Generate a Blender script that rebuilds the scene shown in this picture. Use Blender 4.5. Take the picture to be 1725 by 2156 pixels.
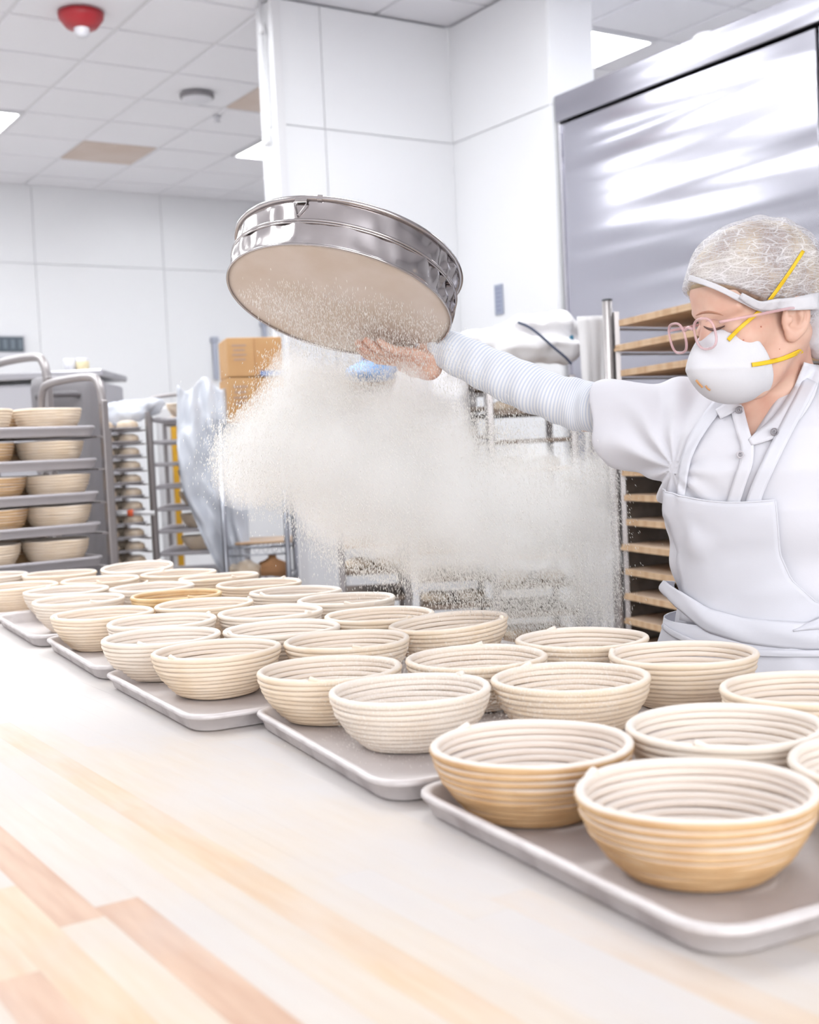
import bpy, math, random
import numpy as np
from mathutils import Matrix, Vector
random.seed(7); rng = np.random.default_rng(7)
for o in list(bpy.data.objects): bpy.data.objects.remove(o)
SC = bpy.context.scene; COL = SC.collection
pi = math.pi

# ------------------------------------------------------------------ camera
CAMZ = 1.285; FPX = 2600.0; PITCH = .0496; ROLL = -.0473; YAW = math.radians(-32.9)
RZ = np.array([[math.cos(YAW), -math.sin(YAW), 0], [math.sin(YAW), math.cos(YAW), 0], [0, 0, 1]])
_f = np.array([0, math.cos(PITCH), -math.sin(PITCH)]); _u = np.array([0, math.sin(PITCH), math.cos(PITCH)]); _r = np.array([1., 0, 0])
_c, _s = math.cos(ROLL), math.sin(ROLL)
FW, UP, RT = _f, _u * _c - _r * _s, _r * _c + _u * _s
def Cq(u, v, z):            # measured point: pixel of the photo + distance -> survey frame (x right, y ahead, z up from floor)
    p = (FW + RT * (u - 862.5) / FPX - UP * (v - 1078) / FPX) * z
    return p + np.array([0, 0, CAMZ])
def W(p): return RZ @ np.asarray(p, float)
def Wq(u, v, z): return RZ @ Cq(u, v, z)
camd = bpy.data.cameras.new('camera'); cam = bpy.data.objects.new('camera', camd); COL.objects.link(cam)
m = np.stack([RZ @ RT, RZ @ UP, -(RZ @ FW)], 1)
M4 = Matrix([[*m[0], 0], [*m[1], 0], [*m[2], CAMZ], [0, 0, 0, 1]])
cam.matrix_world = M4
camd.sensor_fit = 'HORIZONTAL'; camd.sensor_width = 24; camd.lens = FPX / 1725 * 24
camd.dof.use_dof = True; camd.dof.focus_distance = 1.98; camd.dof.aperture_fstop = 4.6
camd.clip_start = .05; camd.clip_end = 60
SC.camera = cam

# ------------------------------------------------------------------ world, exposure
w = bpy.data.worlds.new('world'); SC.world = w; w.use_nodes = True
w.node_tree.nodes['Background'].inputs[0].default_value = (.95, .96, 1, 1)
w.node_tree.nodes['Background'].inputs[1].default_value = 1.0
SC.view_settings.view_transform = 'Standard'; SC.view_settings.look = 'None'
SC.view_settings.gamma = 1; SC.view_settings.use_curve_mapping = False
SC.view_settings.exposure = 0.86
LAMP_W = 11.0
# added fill light behind the camera, brightens the flour cloud and upright faces
ld = bpy.data.lights.new('front_fill', 'AREA'); ld.shape = 'RECTANGLE'; ld.size = 4.2; ld.size_y = 2.2; ld.energy = 125; ld.color = (.96, .985, 1)
lo_ = bpy.data.objects.new('front_fill', ld); COL.objects.link(lo_); lo_.location = (-.6, -3.10, 1.95); lo_.rotation_euler = (math.pi / 2, 0, 0)
SC.cycles.max_bounces = 14; SC.cycles.diffuse_bounces = 7; SC.cycles.volume_bounces = 12; SC.cycles.adaptive_threshold = .04; SC.cycles.transparent_max_bounces = 24
SC.cycles.use_denoising = True
SC.cycles.sample_clamp_indirect = 4

# ------------------------------------------------------------------ helpers
def setp(o, label=None, cat=None, group=None, kind=None):
    if label: o['label'] = label
    if cat: o['category'] = cat
    if group: o['group'] = group
    if kind: o['kind'] = kind
    return o
def mesh(name, V, F, mat=None, parent=None, smooth=False, loc=None):
    me = bpy.data.meshes.new(name); me.from_pydata([tuple(map(float, v)) for v in V], [], [tuple(map(int, f)) for f in F]); me.update()
    if smooth: me.polygons.foreach_set('use_smooth', [True] * len(me.polygons))
    if mat: me.materials.append(mat)
    return link(name, me, parent, loc)
def fastmesh(name, V, F, mat=None, parent=None, smooth=True, loc=None):   # V (n,3), F (m,k) arrays
    V = np.asarray(V, np.float32); F = np.asarray(F, np.int32); k = F.shape[1]
    me = bpy.data.meshes.new(name)
    me.vertices.add(len(V)); me.vertices.foreach_set('co', V.ravel())
    me.loops.add(F.size); me.loops.foreach_set('vertex_index', F.ravel())
    me.polygons.add(len(F)); me.polygons.foreach_set('loop_start', np.arange(0, F.size, k, dtype=np.int32))
    me.polygons.foreach_set('loop_total', np.full(len(F), k, np.int32))
    me.update(calc_edges=True); me.validate()
    if smooth: me.polygons.foreach_set('use_smooth', np.ones(len(me.polygons), bool))
    if mat: me.materials.append(mat)
    return link(name, me, parent, loc)
def link(name, me, parent=None, loc=None):
    o = bpy.data.objects.new(name, me); COL.objects.link(o)
    if parent: o.parent = parent
    if loc is not None: o.location = tuple(map(float, loc))
    return o
def empty(name, loc=(0, 0, 0), rz=0, label=None, cat=None, group=None, kind=None):
    o = bpy.data.objects.new(name, None); COL.objects.link(o); o.location = tuple(map(float, loc)); o.rotation_euler = (0, 0, rz)
    o.empty_display_size = .05
    return setp(o, label, cat, group, kind)
def copytree(o, parent=None):
    c = o.copy(); COL.objects.link(c)
    if parent: c.parent = parent
    for ch in o.children: copytree(ch, c)
    return c
class MB:                        # mesh builder
    def __init__(s): s.V = []; s.F = []
    def add(s, V, F):
        n = len(s.V); s.V += [tuple(v) for v in V]; s.F += [tuple(i + n for i in f) for f in F]; return s
    def box(s, c, d, R=None, bev=0.0):
        x, y, z = [k / 2 for k in d]; b = min(bev, x * .9, y * .9, z * .9)
        if b <= 0:
            V = [(i * x, j * y, k * z) for i in (-1, 1) for j in (-1, 1) for k in (-1, 1)]
            F = [(0, 1, 3, 2), (4, 6, 7, 5), (0, 4, 5, 1), (2, 3, 7, 6), (0, 2, 6, 4), (1, 5, 7, 3)]
        else:
            V = []; idx = {}
            for i in (-1, 1):
                for j in (-1, 1):
                    for k in (-1, 1):
                        for a in range(3):
                            p = [i * (x - b), j * (y - b), k * (z - b)]; p[a] = (i * x, j * y, k * z)[a]
                            idx[i, j, k, a] = len(V); V.append(tuple(p))
            F = []
            for a in range(3):
                o1, o2 = [q for q in range(3) if q != a]
                for sgn in (-1, 1):
                    f = []
                    for (p, q) in ((-1, -1), (1, -1), (1, 1), (-1, 1)):
                        t = [0, 0, 0]; t[a] = sgn; t[o1] = p; t[o2] = q; f.append(idx[t[0], t[1], t[2], a])
                    if (sgn > 0) == (a == 1): f.reverse()
                    F.append(tuple(f))
            for a in range(3):          # edges along a
                o1, o2 = [q for q in range(3) if q != a]
                for p in (-1, 1):
                    for q in (-1, 1):
                        t0 = [0, 0, 0]; t0[a] = -1; t0[o1] = p; t0[o2] = q; t1 = list(t0); t1[a] = 1
                        f = [idx[(*t0, o1)], idx[(*t1, o1)], idx[(*t1, o2)], idx[(*t0, o2)]]
                        if (p * q > 0) == (a == 1): f.reverse()
                        F.append(tuple(f))
            for i in (-1, 1):
                for j in (-1, 1):
                    for k in (-1, 1):
                        f = [idx[i, j, k, 0], idx[i, j, k, 1], idx[i, j, k, 2]]
                        if i * j * k < 0: f.reverse()
                        F.append(tuple(f))
        V = np.array(V)
        if R is not None: V = V @ np.asarray(R).T
        return s.add(V + np.array(c), F)
    def tube(s, P, r, n=8, closed=False, caps=True, sec=None):
        P = np.asarray(P, float); N = len(P); r = np.broadcast_to(np.asarray(r, float), (N,))
        T = np.zeros_like(P)
        if closed: T = np.roll(P, -1, 0) - np.roll(P, 1, 0)
        else: T[1:-1] = P[2:] - P[:-2]; T[0] = P[1] - P[0]; T[-1] = P[-1] - P[-2]
        T /= np.linalg.norm(T, axis=1)[:, None] + 1e-12
        up = np.array([0, 0, 1.]) if abs(T[0][2]) < .9 else np.array([1., 0, 0])
        a = np.cross(up, T[0]); a /= np.linalg.norm(a); V = []
        for i in range(N):
            a = a - T[i] * (a @ T[i]); a /= np.linalg.norm(a) + 1e-12; b = np.cross(T[i], a)
            for j in range(n):
                t = 2 * pi * j / n + (pi / n if n == 4 else 0); V.append(P[i] + (a * math.cos(t) + b * math.sin(t)) * r[i])
        F = []
        for i in range(N if closed else N - 1):
            k = (i + 1) % N
            for j in range(n): F.append((i * n + j, i * n + (j + 1) % n, k * n + (j + 1) % n, k * n + j))
        if caps and not closed: F += [tuple(range(n - 1, -1, -1)), tuple(range((N - 1) * n, N * n))]
        return s.add(V, F)
    def lathe(s, prof, n=32, c=(0, 0, 0), capb=False, capt=False):
        V = []; F = []
        for (r, z) in prof:
            for j in range(n): t = 2 * pi * j / n; V.append((c[0] + r * math.cos(t), c[1] + r * math.sin(t), c[2] + z))
        for i in range(len(prof) - 1):
            for j in range(n): F.append((i * n + j, i * n + (j + 1) % n, (i + 1) * n + (j + 1) % n, (i + 1) * n + j))
        if capb: F.append(tuple(range(n - 1, -1, -1)))
        if capt: F.append(tuple(range((len(prof) - 1) * n, len(prof) * n)))
        return s.add(V, F)
    def cyl(s, p, q, r, n=12): return s.tube([p, q], r, n)
    def build(s, name, mat=None, parent=None, smooth=False, loc=None): return mesh(name, s.V, s.F, mat, parent, smooth, loc)
def data_of(o):                # take a built object away and keep its mesh for sharing
    me = o.data; bpy.data.objects.remove(o); return me
def rot(ax, a): return np.array(Matrix.Rotation(a, 3, ax))
def smoothpath(P, n=6):
    P = np.asarray(P, float); out = []
    Q = np.vstack([2 * P[0] - P[1], P, 2 * P[-1] - P[-2]])
    for i in range(1, len(Q) - 2):
        for k in range(n):
            t = k / n; a, b, c, d = Q[i - 1], Q[i], Q[i + 1], Q[i + 2]
            out.append(.5 * (2 * b + (c - a) * t + (2 * a - 5 * b + 4 * c - d) * t * t + (3 * b - a - 3 * c + d) * t ** 3))
    out.append(P[-1]); return np.array(out)

# ------------------------------------------------------------------ materials
def srgb(r, g, b):
    f = lambda c: (c / 255 / 12.92) if c / 255 <= .04045 else ((c / 255 + .055) / 1.055) ** 2.4
    k = .80          # albedo of the painted, cotton and wooden surfaces against pure white
    return (f(r) * k, f(g) * k, f(b) * k, 1)
MATS = {}
def mk(name, col, rough=.5, metal=0., **kw):
    if name in MATS: return MATS[name]
    m = bpy.data.materials.new(name); m.use_nodes = True; MATS[name] = m
    nt = m.node_tree; N = nt.nodes; L = nt.links; b = N['Principled BSDF']
    b.inputs['Base Color'].default_value = col; b.inputs['Roughness'].default_value = rough; b.inputs['Metallic'].default_value = metal
    for k in ('sss', 'alpha', 'ior', 'transmission', 'spec', 'coat', 'aniso', 'sheen'):
        if k in kw:
            key = {'sss': 'Subsurface Weight', 'alpha': 'Alpha', 'ior': 'IOR', 'transmission': 'Transmission Weight', 'spec': 'Specular IOR Level', 'coat': 'Coat Weight', 'aniso': 'Anisotropic', 'sheen': 'Sheen Weight'}[k]
            b.inputs[key].default_value = kw[k]
    if 'sss' in kw: b.inputs['Subsurface Radius'].default_value = kw.get('sssr', (.02, .008, .004)); b.inputs['Subsurface Scale'].default_value = 1
    if 'emit' in kw: b.inputs['Emission Color'].default_value = col; b.inputs['Emission Strength'].default_value = kw['emit']
    tc = None
    if 'var' in kw or 'bump' in kw:
        tc = N.new('ShaderNodeTexCoord'); mp = N.new('ShaderNodeMapping'); L.new(tc.outputs['Object'], mp.inputs[0])
        mp.inputs['Scale'].default_value = kw.get('stretch', (1, 1, 1))
    if 'var' in kw:              # (scale, second colour, low, high)
        sc, c2, lo, hi = kw['var']
        n = N.new('ShaderNodeTexNoise'); n.inputs['Scale'].default_value = sc; n.inputs['Detail'].default_value = 4; L.new(mp.outputs[0], n.inputs[0])
        r = N.new('ShaderNodeMapRange'); r.inputs[1].default_value = lo; r.inputs[2].default_value = hi; L.new(n.outputs[0], r.inputs[0])
        x = N.new('ShaderNodeMix'); x.data_type = 'RGBA'; x.inputs[6].default_value = col; x.inputs[7].default_value = c2; L.new(r.outputs[0], x.inputs[0])
        L.new(x.outputs[2], b.inputs['Base Color'])
    if 'bump' in kw:             # (scale, strength, distance)
        sc, st, di = kw['bump']
        n = N.new('ShaderNodeTexNoise'); n.inputs['Scale'].default_value = sc; n.inputs['Detail'].default_value = 3; L.new(mp.outputs[0], n.inputs[0])
        bm = N.new('ShaderNodeBump'); bm.inputs['Strength'].default_value = st; bm.inputs['Distance'].default_value = di
        L.new(n.outputs[0], bm.inputs['Height']); L.new(bm.outputs[0], b.inputs['Normal'])
    return m
def floured(m, lo=.15, hi=.8, amount=1.0, scale=9, flour=(.70, .69, .685, 1)):   # flour has settled on faces that look up
    nt = m.node_tree; N = nt.nodes; L = nt.links; b = N['Principled BSDF']
    g = N.new('ShaderNodeNewGeometry'); sx = N.new('ShaderNodeSeparateXYZ'); L.new(g.outputs['Normal'], sx.inputs[0])
    n = N.new('ShaderNodeTexNoise'); n.inputs['Scale'].default_value = scale; n.inputs['Detail'].default_value = 3; L.new(g.outputs['Position'], n.inputs[0])
    a = N.new('ShaderNodeMath'); a.operation = 'MULTIPLY_ADD'; a.inputs[1].default_value = .9; L.new(n.outputs[0], a.inputs[0]); L.new(sx.outputs[2], a.inputs[2])
    r = N.new('ShaderNodeMapRange'); r.inputs[1].default_value = lo + .45; r.inputs[2].default_value = hi + .45; r.inputs[4].default_value = amount; L.new(a.outputs[0], r.inputs[0])
    x = N.new('ShaderNodeMix'); x.data_type = 'RGBA'; x.inputs[7].default_value = flour; L.new(r.outputs[0], x.inputs[0])
    src = b.inputs['Base Color']
    if src.is_linked: L.new(src.links[0].from_socket, x.inputs[6])
    else: x.inputs[6].default_value = src.default_value
    L.new(x.outputs[2], b.inputs['Base Color'])
    return m
white_wall = mk('white_panel', srgb(240, 240, 243), .32, spec=.4, bump=(2.2, .05, .01))
grey_seam = mk('seam', srgb(205, 205, 210), .6)
tile_mat = mk('ceiling_tile', srgb(246, 245, 250), .95, bump=(260, .25, .002))
tile_stain = mk('ceiling_tile_stained', srgb(222, 207, 198), .95, var=(2.2, srgb(214, 196, 184), .4, .65))
grid_mat = mk('ceiling_grid', srgb(230, 229, 233), .6)
lamp_mat = mk('lamp_diffuser', (1, 1, 1, 1), .5, emit=LAMP_W)
lamp_mat.node_tree.nodes['Principled BSDF'].inputs['Emission Color'].default_value = (.95, .985, 1, 1)
floor_mat = mk('floor_tile', srgb(226, 220, 214), .45)
grout = mk('grout', srgb(190, 184, 180), .8)
steel = mk('brushed_steel', srgb(200, 198, 203), .3, 1., bump=(6, .10, .02), stretch=(1, 1, 12))
rack_steel = mk('rack_aluminium', srgb(178, 172, 172), .38, .75)
pan_mat = mk('sheet_pan_aluminium', srgb(224, 218, 218), .5, .18, var=(24, srgb(198, 190, 190), .42, .62), bump=(60, .15, .002))
floured(pan_mat, .1, .9, .8, 14, srgb(228, 221, 220))
pan_plain = mk('rack_pan_aluminium', srgb(204, 200, 205), .5, .2)
post_white = mk('white_enamel', srgb(232, 231, 234), .4)
cardboard = mk('cardboard', srgb(203, 160, 112), .85, var=(5, srgb(196, 150, 102), .4, .6))
cardboard_dark = mk('cardboard_dark', srgb(176, 128, 88), .85)
yellow = mk('yellow_paint', srgb(232, 176, 40), .5)
dark = mk('dark_plastic', srgb(60, 62, 70), .5)
midgrey = mk('grey_plastic', srgb(140, 136, 140), .55)
redp = mk('red_plastic', srgb(178, 40, 50), .4)
clearish = mk('white_plastic', srgb(225, 224, 230), .3)
wood_board = mk('couche_board', srgb(214, 182, 148), .7, var=(3, srgb(196, 160, 124), .4, .65), stretch=(1, 12, 1))
floured(wood_board, .6, 1.3, .35, 6)
wood_edge = mk('board_edge', srgb(222, 192, 158), .7)

# ------------------------------------------------------------------ the room (X right-away, Y left-away)
CH = CAMZ + 2.46; S10 = CAMZ + 1.79
G = .61; GX0 = 2.6; GY0 = 6.85          # ceiling grid lines GX0+k*G, GY0+k*G
X0, X1, Y0, Y1 = -3.2, 6.9, -3.2, 10.9
def structure(o): o['kind'] = 'structure'; return o
fl = structure(MB().box(((X0 + X1) / 2, (Y0 + Y1) / 2, -.06), (X1 - X0, Y1 - Y0, .1)).build('floor', grout))
fb = MB().box((0, 0, 0), (.297, .297, .012), bev=.002)
ft = data_of(fb.build('tile', floor_mat))
for i in range(10):
    for j in range(14):
        x, y = 2.1 + .3 * i, 4.3 + .3 * j
        link('tile', ft, fl, (x, y, -.006))
rest = MB()
for i in range(33):
    for j in range(46):
        x, y = X0 + .2 + .3 * i, Y0 + .2 + .3 * j
        if 1.95 < x < 4.95 and 4.15 < y < 8.35: continue
        rest.box((x, y, -.006), (.297, .297, .012))
setp(rest.build('floor_tiles_beyond', floor_mat, fl), kind='stuff')
ce = structure(MB().box(((X0 + X1) / 2, (Y0 + Y1) / 2, CH + .06), (X1 - X0, Y1 - Y0, .08)).build('ceiling', grid_mat))
tile_me = data_of(MB().box((0, 0, 0), (G - .028, G - .028, .014), bev=.004).build('ceiling_tile', tile_mat))
stain_me = data_of(MB().box((0, 0, 0), (G - .028, G - .028, .014), bev=.004).build('ceiling_tile', tile_stain))
def is_lamp(i, j):            # lamps: two tiles wide, every fifth column and row; others unseen, added for light
    return ((i % 5) in (3, 4) and (j % 5) == 3 and j > -12) or ((i % 5) in (0, 1) and (j == -5 or (i < -3 and j in (-2, 3))))
kx0, kx1 = math.ceil((X0 - GX0) / G), math.floor((X1 - GX0) / G) - 1
ky0, ky1 = math.ceil((Y0 - GY0) / G), math.floor((Y1 - GY0) / G) - 1
far = MB()
for i in range(kx0 - 1, kx1 + 2):
    for j in range(ky0 - 1, ky1 + 2):
        if is_lamp(i, j): continue
        c = (GX0 + (i + .5) * G, GY0 + (j + .5) * G)
        xa, xb = max(c[0] - G / 2, X0), min(c[0] + G / 2, X1); ya, yb = max(c[1] - G / 2, Y0), min(c[1] + G / 2, Y1)
        if xb - xa < .06 or yb - ya < .06: continue
        whole = xb - xa > G - .01 and yb - ya > G - .01
        if whole and 1.2 < c[0] < 6.9 and 3.8 < c[1] < 10.9:
            st = (i, j) in ((1, 4), (2, 1))
            o = link('ceiling_tile', stain_me if st else tile_me, ce, (c[0], c[1], CH + .018))
            if st: o['label'] = 'stained tan ceiling tile'
        else: far.box(((xa + xb) / 2, (ya + yb) / 2, CH + .018), (xb - xa - .028, yb - ya - .028, .014))
setp(far.build('ceiling_tiles_beyond', tile_mat, ce), kind='stuff')
ORD = 'zeroth first second third fourth fifth sixth seventh eighth ninth tenth eleventh twelfth thirteenth fourteenth fifteenth sixteenth seventeenth eighteenth nineteenth twentieth twenty-first twenty-second twenty-third twenty-fourth twenty-fifth'.split()
lamp_names = {(-2, 3): 'recessed ceiling light panel at the upper left edge, left of the tan stained tile', (3, 3): 'recessed ceiling light panel beside the top left of the white jog wall', (3, -2): 'recessed ceiling light panel above the stainless oven, right of the white wall'}
lfr = MB(); a, b = 2 * G - .02, G - .02
for s in (-1, 1):
    lfr.box((0, s * (b / 2 - .012), 0), (a, .024, .03)); lfr.box((s * (a / 2 - .012), 0, 0), (.024, b - .048, .03))
lfr_me = data_of(lfr.build('frame', grid_mat)); ldf_me = data_of(MB().box((0, 0, 0), (a - .048, b - .048, .012)).build('diffuser', lamp_mat))
for i in range(kx0 - 1, kx1 + 1):
    for j in range(ky0, ky1 + 1):
        if not ((i % 5 == 3 and j % 5 == 3 and j > -12) or (i % 5 == 0 and (j == -5 or (i < -3 and j in (-2, 3))))): continue  # second condition picks the unseen lamps added to brighten wall, flour and oven
        x, y = GX0 + (i + 1) * G, GY0 + (j + .5) * G
        if x - G < X0 or x + G > X1 or y - G / 2 < Y0 or y + G / 2 > Y1: continue
        t = empty('ceiling_light', (x, y, CH + .002), 0, lamp_names.get((i, j), f'unseen recessed ceiling light outside the picture, {ORD[i + 12]} column, {ORD[j + 18]} row'), 'ceiling light', 'recessed ceiling lights')
        link('frame', lfr_me, t, (0, 0, .008)); link('diffuser', ldf_me, t, (0, 0, .010))

def wall(name, p0, p1, z0, z1, th, nrm, panels, seam_z=S10, mat=white_wall):
    """flat wall from p0 to p1 (xy), thickness th away from the room, panels = positions along the wall of the vertical joints"""
    p0 = np.array(p0, float); p1 = np.array(p1, float); d = p1 - p0; Lw = np.linalg.norm(d); d /= Lw; n = np.array(nrm, float)
    A = math.atan2(d[1], d[0]); R = rot('Z', A)
    c = (p0 + p1) / 2 - n * (th / 2 + .004)
    wl = structure(MB().box((0, 0, 0), (Lw, th, z1 - z0), R).build(name, grey_seam, None, False, (c[0], c[1], (z0 + z1) / 2)))
    js = [0] + [q for q in panels if .02 < q < Lw - .02] + [Lw]
    for a, b in zip(js[:-1], js[1:]):
        for (za, zb) in ((z0, min(seam_z, z1)), (seam_z, z1)):
            if zb - za < .05: continue
            q = p0 + d * (a + b) / 2 + n * 0
            MB().box((0, 0, 0), (b - a - .005, .008, zb - za - .005), R, bev=.002).build('wall_panel', mat, wl, False, tuple(np.array([q[0], q[1], (za + zb) / 2]) - np.array([c[0], c[1], (z0 + z1) / 2])))
    return wl
wall('wall_back', (X0, Y1), (X1, Y1), -.03, CH+.04, .12, (0, -1), [3.27 - X0 + 1.19 * k for k in range(-5, 5)])
wall('wall_right', (X1, Y0), (X1, Y1), -.03, CH+.04, .12, (-1, 0), [1.2 * k for k in range(1, 12)])
wall('wall_left', (X0, Y0), (X0, Y1), -.03, CH+.04, .12, (1, 0), [1.2 * k for k in range(1, 12)])
wall('wall_front', (X0, Y0), (X1, Y0), -.03, CH+.04, .12, (0, 1), [1.2 * k for k in range(1, 9)])
JX0, JY, JX1 = 3.16, 6.0, 4.31
wall('wall_jog_left', (JX0, JY), (JX1, JY), -.03, CH, .19, (0, -1), [.285])
wall('wall_jog_end', (JX0, JY + .2), (JX0, JY + .01), -.03, CH, .02, (-1, 0), [])
wall('wall_jog_right', (JX1, 5.1), (JX1, JY - .001), -.03, CH, .2, (-1, 0), [])
wall('wall_jog_return', (JX1, 5.1), (4.62, 5.1), -.03, CH, .05, (0, -1), [])
structure(MB().box((JX0 - .004, JY + .012, CH / 2), (.02, .045, CH)).box((JX0 + .012, JY - .006, CH / 2), (.05, .008, CH)).build('trim_1', post_white))
for nm, (pa, pb, n_) in {'baseboard_back': ((X0, Y1 - .01), (X1, Y1 - .01), 0)}.items():
    structure(MB().box(((X0 + X1) / 2, Y1 - .012, .05), (X1 - X0, .016, .1)).build(nm, midgrey))

wn = structure(MB().box((-.6, Y0 + .03, 3.1), (4.4, .05, .08)).box((-.6, Y0 + .03, .8), (4.4, .08, .08)).box((-2.76, Y0 + .03, 1.95), (.08, .05, 2.3)).box((1.56, Y0 + .03, 1.95), (.08, .05, 2.3)).box((-.6, Y0 + .03, 1.95), (.05, .05, 2.3)).build('fill_frame_1', post_white))  # made-up window frame around the added fill light, out of view
# pipe up the end of the jog wall
pp = empty('wall_pipe', (JX0 - .035, JY + .075, 0), 0, 'thin white pipe running up the left end of the white jog wall', 'pipe')
MB().cyl((0, 0, 0), (0, 0, CH), .011, 10).build('pipe_run', post_white, pp, True)
for z in (1.2, 2.0, 3.0, 3.6):
    MB().cyl((0, 0, z - .03), (0, 0, z + .03), .017, 10).build('coupling', post_white, pp, True)

# ceiling fittings
t = empty('smoke_detector', (3.5, 7.8, CH), 0, 'round pale smoke detector on the ceiling above the back wall', 'smoke detector')
MB().lathe([(.115, 0), (.115, -.02), (.105, -.03)], 28, capb=False).build('ring', midgrey, t, True)
MB().lathe([(.104, -.018), (.1, -.035), (.075, -.05), (.0001, -.054)], 28).build('cover', clearish, t, True)
t = empty('fire_strobe', (2.33, 6.66, CH), 0, 'red fire alarm strobe with clear lens on the ceiling', 'fire alarm')
MB().lathe([(.02, .004), (.125, .0), (.12, -.03), (.085, -.075), (.0001, -.085)], 28).build('body', redp, t, True)
MB().lathe([(.042, -.05), (.042, -.10), (.03, -.125), (.0001, -.13)], 20).build('strobe_lens', clearish, t, True)
t = empty('sprinkler_head', (3.85, 8.25, CH), 0, 'tiny white sprinkler head on the ceiling near the light panel', 'sprinkler')
MB().lathe([(.03, .0), (.03, -.006), (.012, -.01), (.012, -.03), (.025, -.032), (.025, -.036), (.0001, -.038)], 16).build('sprinkler_body', clearish, t, True)

# stainless oven front on the right
ov = empty('rack_oven', (4.36, 3.585, 0), 0, 'tall stainless steel oven wall with glossy wavy reflections', 'oven')
oven_steel = mk('oven_steel', srgb(206, 205, 215), .2, 1.)
nt = oven_steel.node_tree; N = nt.nodes; L = nt.links
g = N.new('ShaderNodeTexCoord'); mp = N.new('ShaderNodeMapping'); mp.inputs['Scale'].default_value = (1, .11, 2.4); L.new(g.outputs['Object'], mp.inputs[0])
n = N.new('ShaderNodeTexNoise'); n.inputs['Scale'].default_value = 2.4; n.inputs['Detail'].default_value = .6; L.new(mp.outputs[0], n.inputs[0])
bm = N.new('ShaderNodeBump'); bm.inputs['Strength'].default_value = 1; bm.inputs['Distance'].default_value = .023; L.new(n.outputs[0], bm.inputs['Height']); L.new(bm.outputs[0], N['Principled BSDF'].inputs['Normal'])
OZ = CAMZ + 1.83; OS = CAMZ + 1.68
MB().box((.6, 0, OS / 2), (1.16, 3.0, OS - .02)).build('body', steel, ov)
for i, (ya, yb) in enumerate(((-.16, 1.495), (-1.5, -.17))):
    MB().box((-.0, (ya + yb) / 2, OS / 2 + .006), (.03, yb - ya - .006, OS - .012), bev=.003).build('front_panel', oven_steel, ov)
MB().box((.28, 0, (OZ + OS) / 2 + .006), (.64, 3.0, OZ - OS - .012), bev=.004).build('top_fascia', oven_steel, ov)
MB().box((-.022, 1.49, OZ / 2), (.012, .02, OZ), bev=.002).build('edge_strip', steel, ov)
q = empty('vent_cap', (4.45, 4.13, OZ), 0, 'small white cap standing on top of the oven wall', 'vent')
MB().lathe([(.07, 0), (.07, .03), (.05, .05), (.0001, .055)], 20).build('cap', clearish, q, True)
# strip thermometer on the jog wall
t = empty('wall_plaque', (JX1 - .01, 5.61, CAMZ + .83), 0, 'narrow grey blue label on the white wall left of the oven', 'sign')
MB().box((0, 0, 0), (.006, .078, .17), bev=.002).build('plate', mk('plaque', srgb(160, 166, 186), .5), t)
for k in range(6): MB().box((-.004, 0, .06 - .024 * k), (.002, .05 - .006 * (k % 3), .006)).build('printed_line', mk('plaque_line', srgb(130, 136, 160), .5), t)
# back wall fittings
t = empty('wall_display', (2.95, Y1 - .03, CAMZ + 1.08), 0, 'dark rectangular control display on the far white wall', 'display')
MB().box((0, 0, -.02), (.36, .03, .2), bev=.006).build('bezel', clearish, t)
MB().box((0, -.02, .0), (.32, .02, .13), bev=.004).build('screen', mk('display_dark', srgb(88, 98, 108), .35), t)
for k in range(5): MB().box((-.13 + .065 * k, -.032, .0), (.03, .006, .08)).build('key', mk('display_key', srgb(120, 130, 140), .4), t)
for k, (x, za, zb) in enumerate(((4.92, CAMZ + .76, CAMZ + 1.14), (5.45, CAMZ + .8, CAMZ + 1.3))):
    t = empty('wall_conduit', (x, Y1 - .03, 0), 0, ('grey vertical conduit on the far wall left of the cardboard boxes', 'grey vertical conduit on the far wall right of the cardboard boxes')[k], 'conduit')
    MB().box((0, 0, (za + zb) / 2), (.045, .03, zb - za), bev=.006).build('channel', mk('conduit', srgb(176, 180, 196), .5), t)
    MB().box((0, 0, zb), (.07, .05, .05), bev=.006).build('junction_box', mk('conduit', 0), t)

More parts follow.
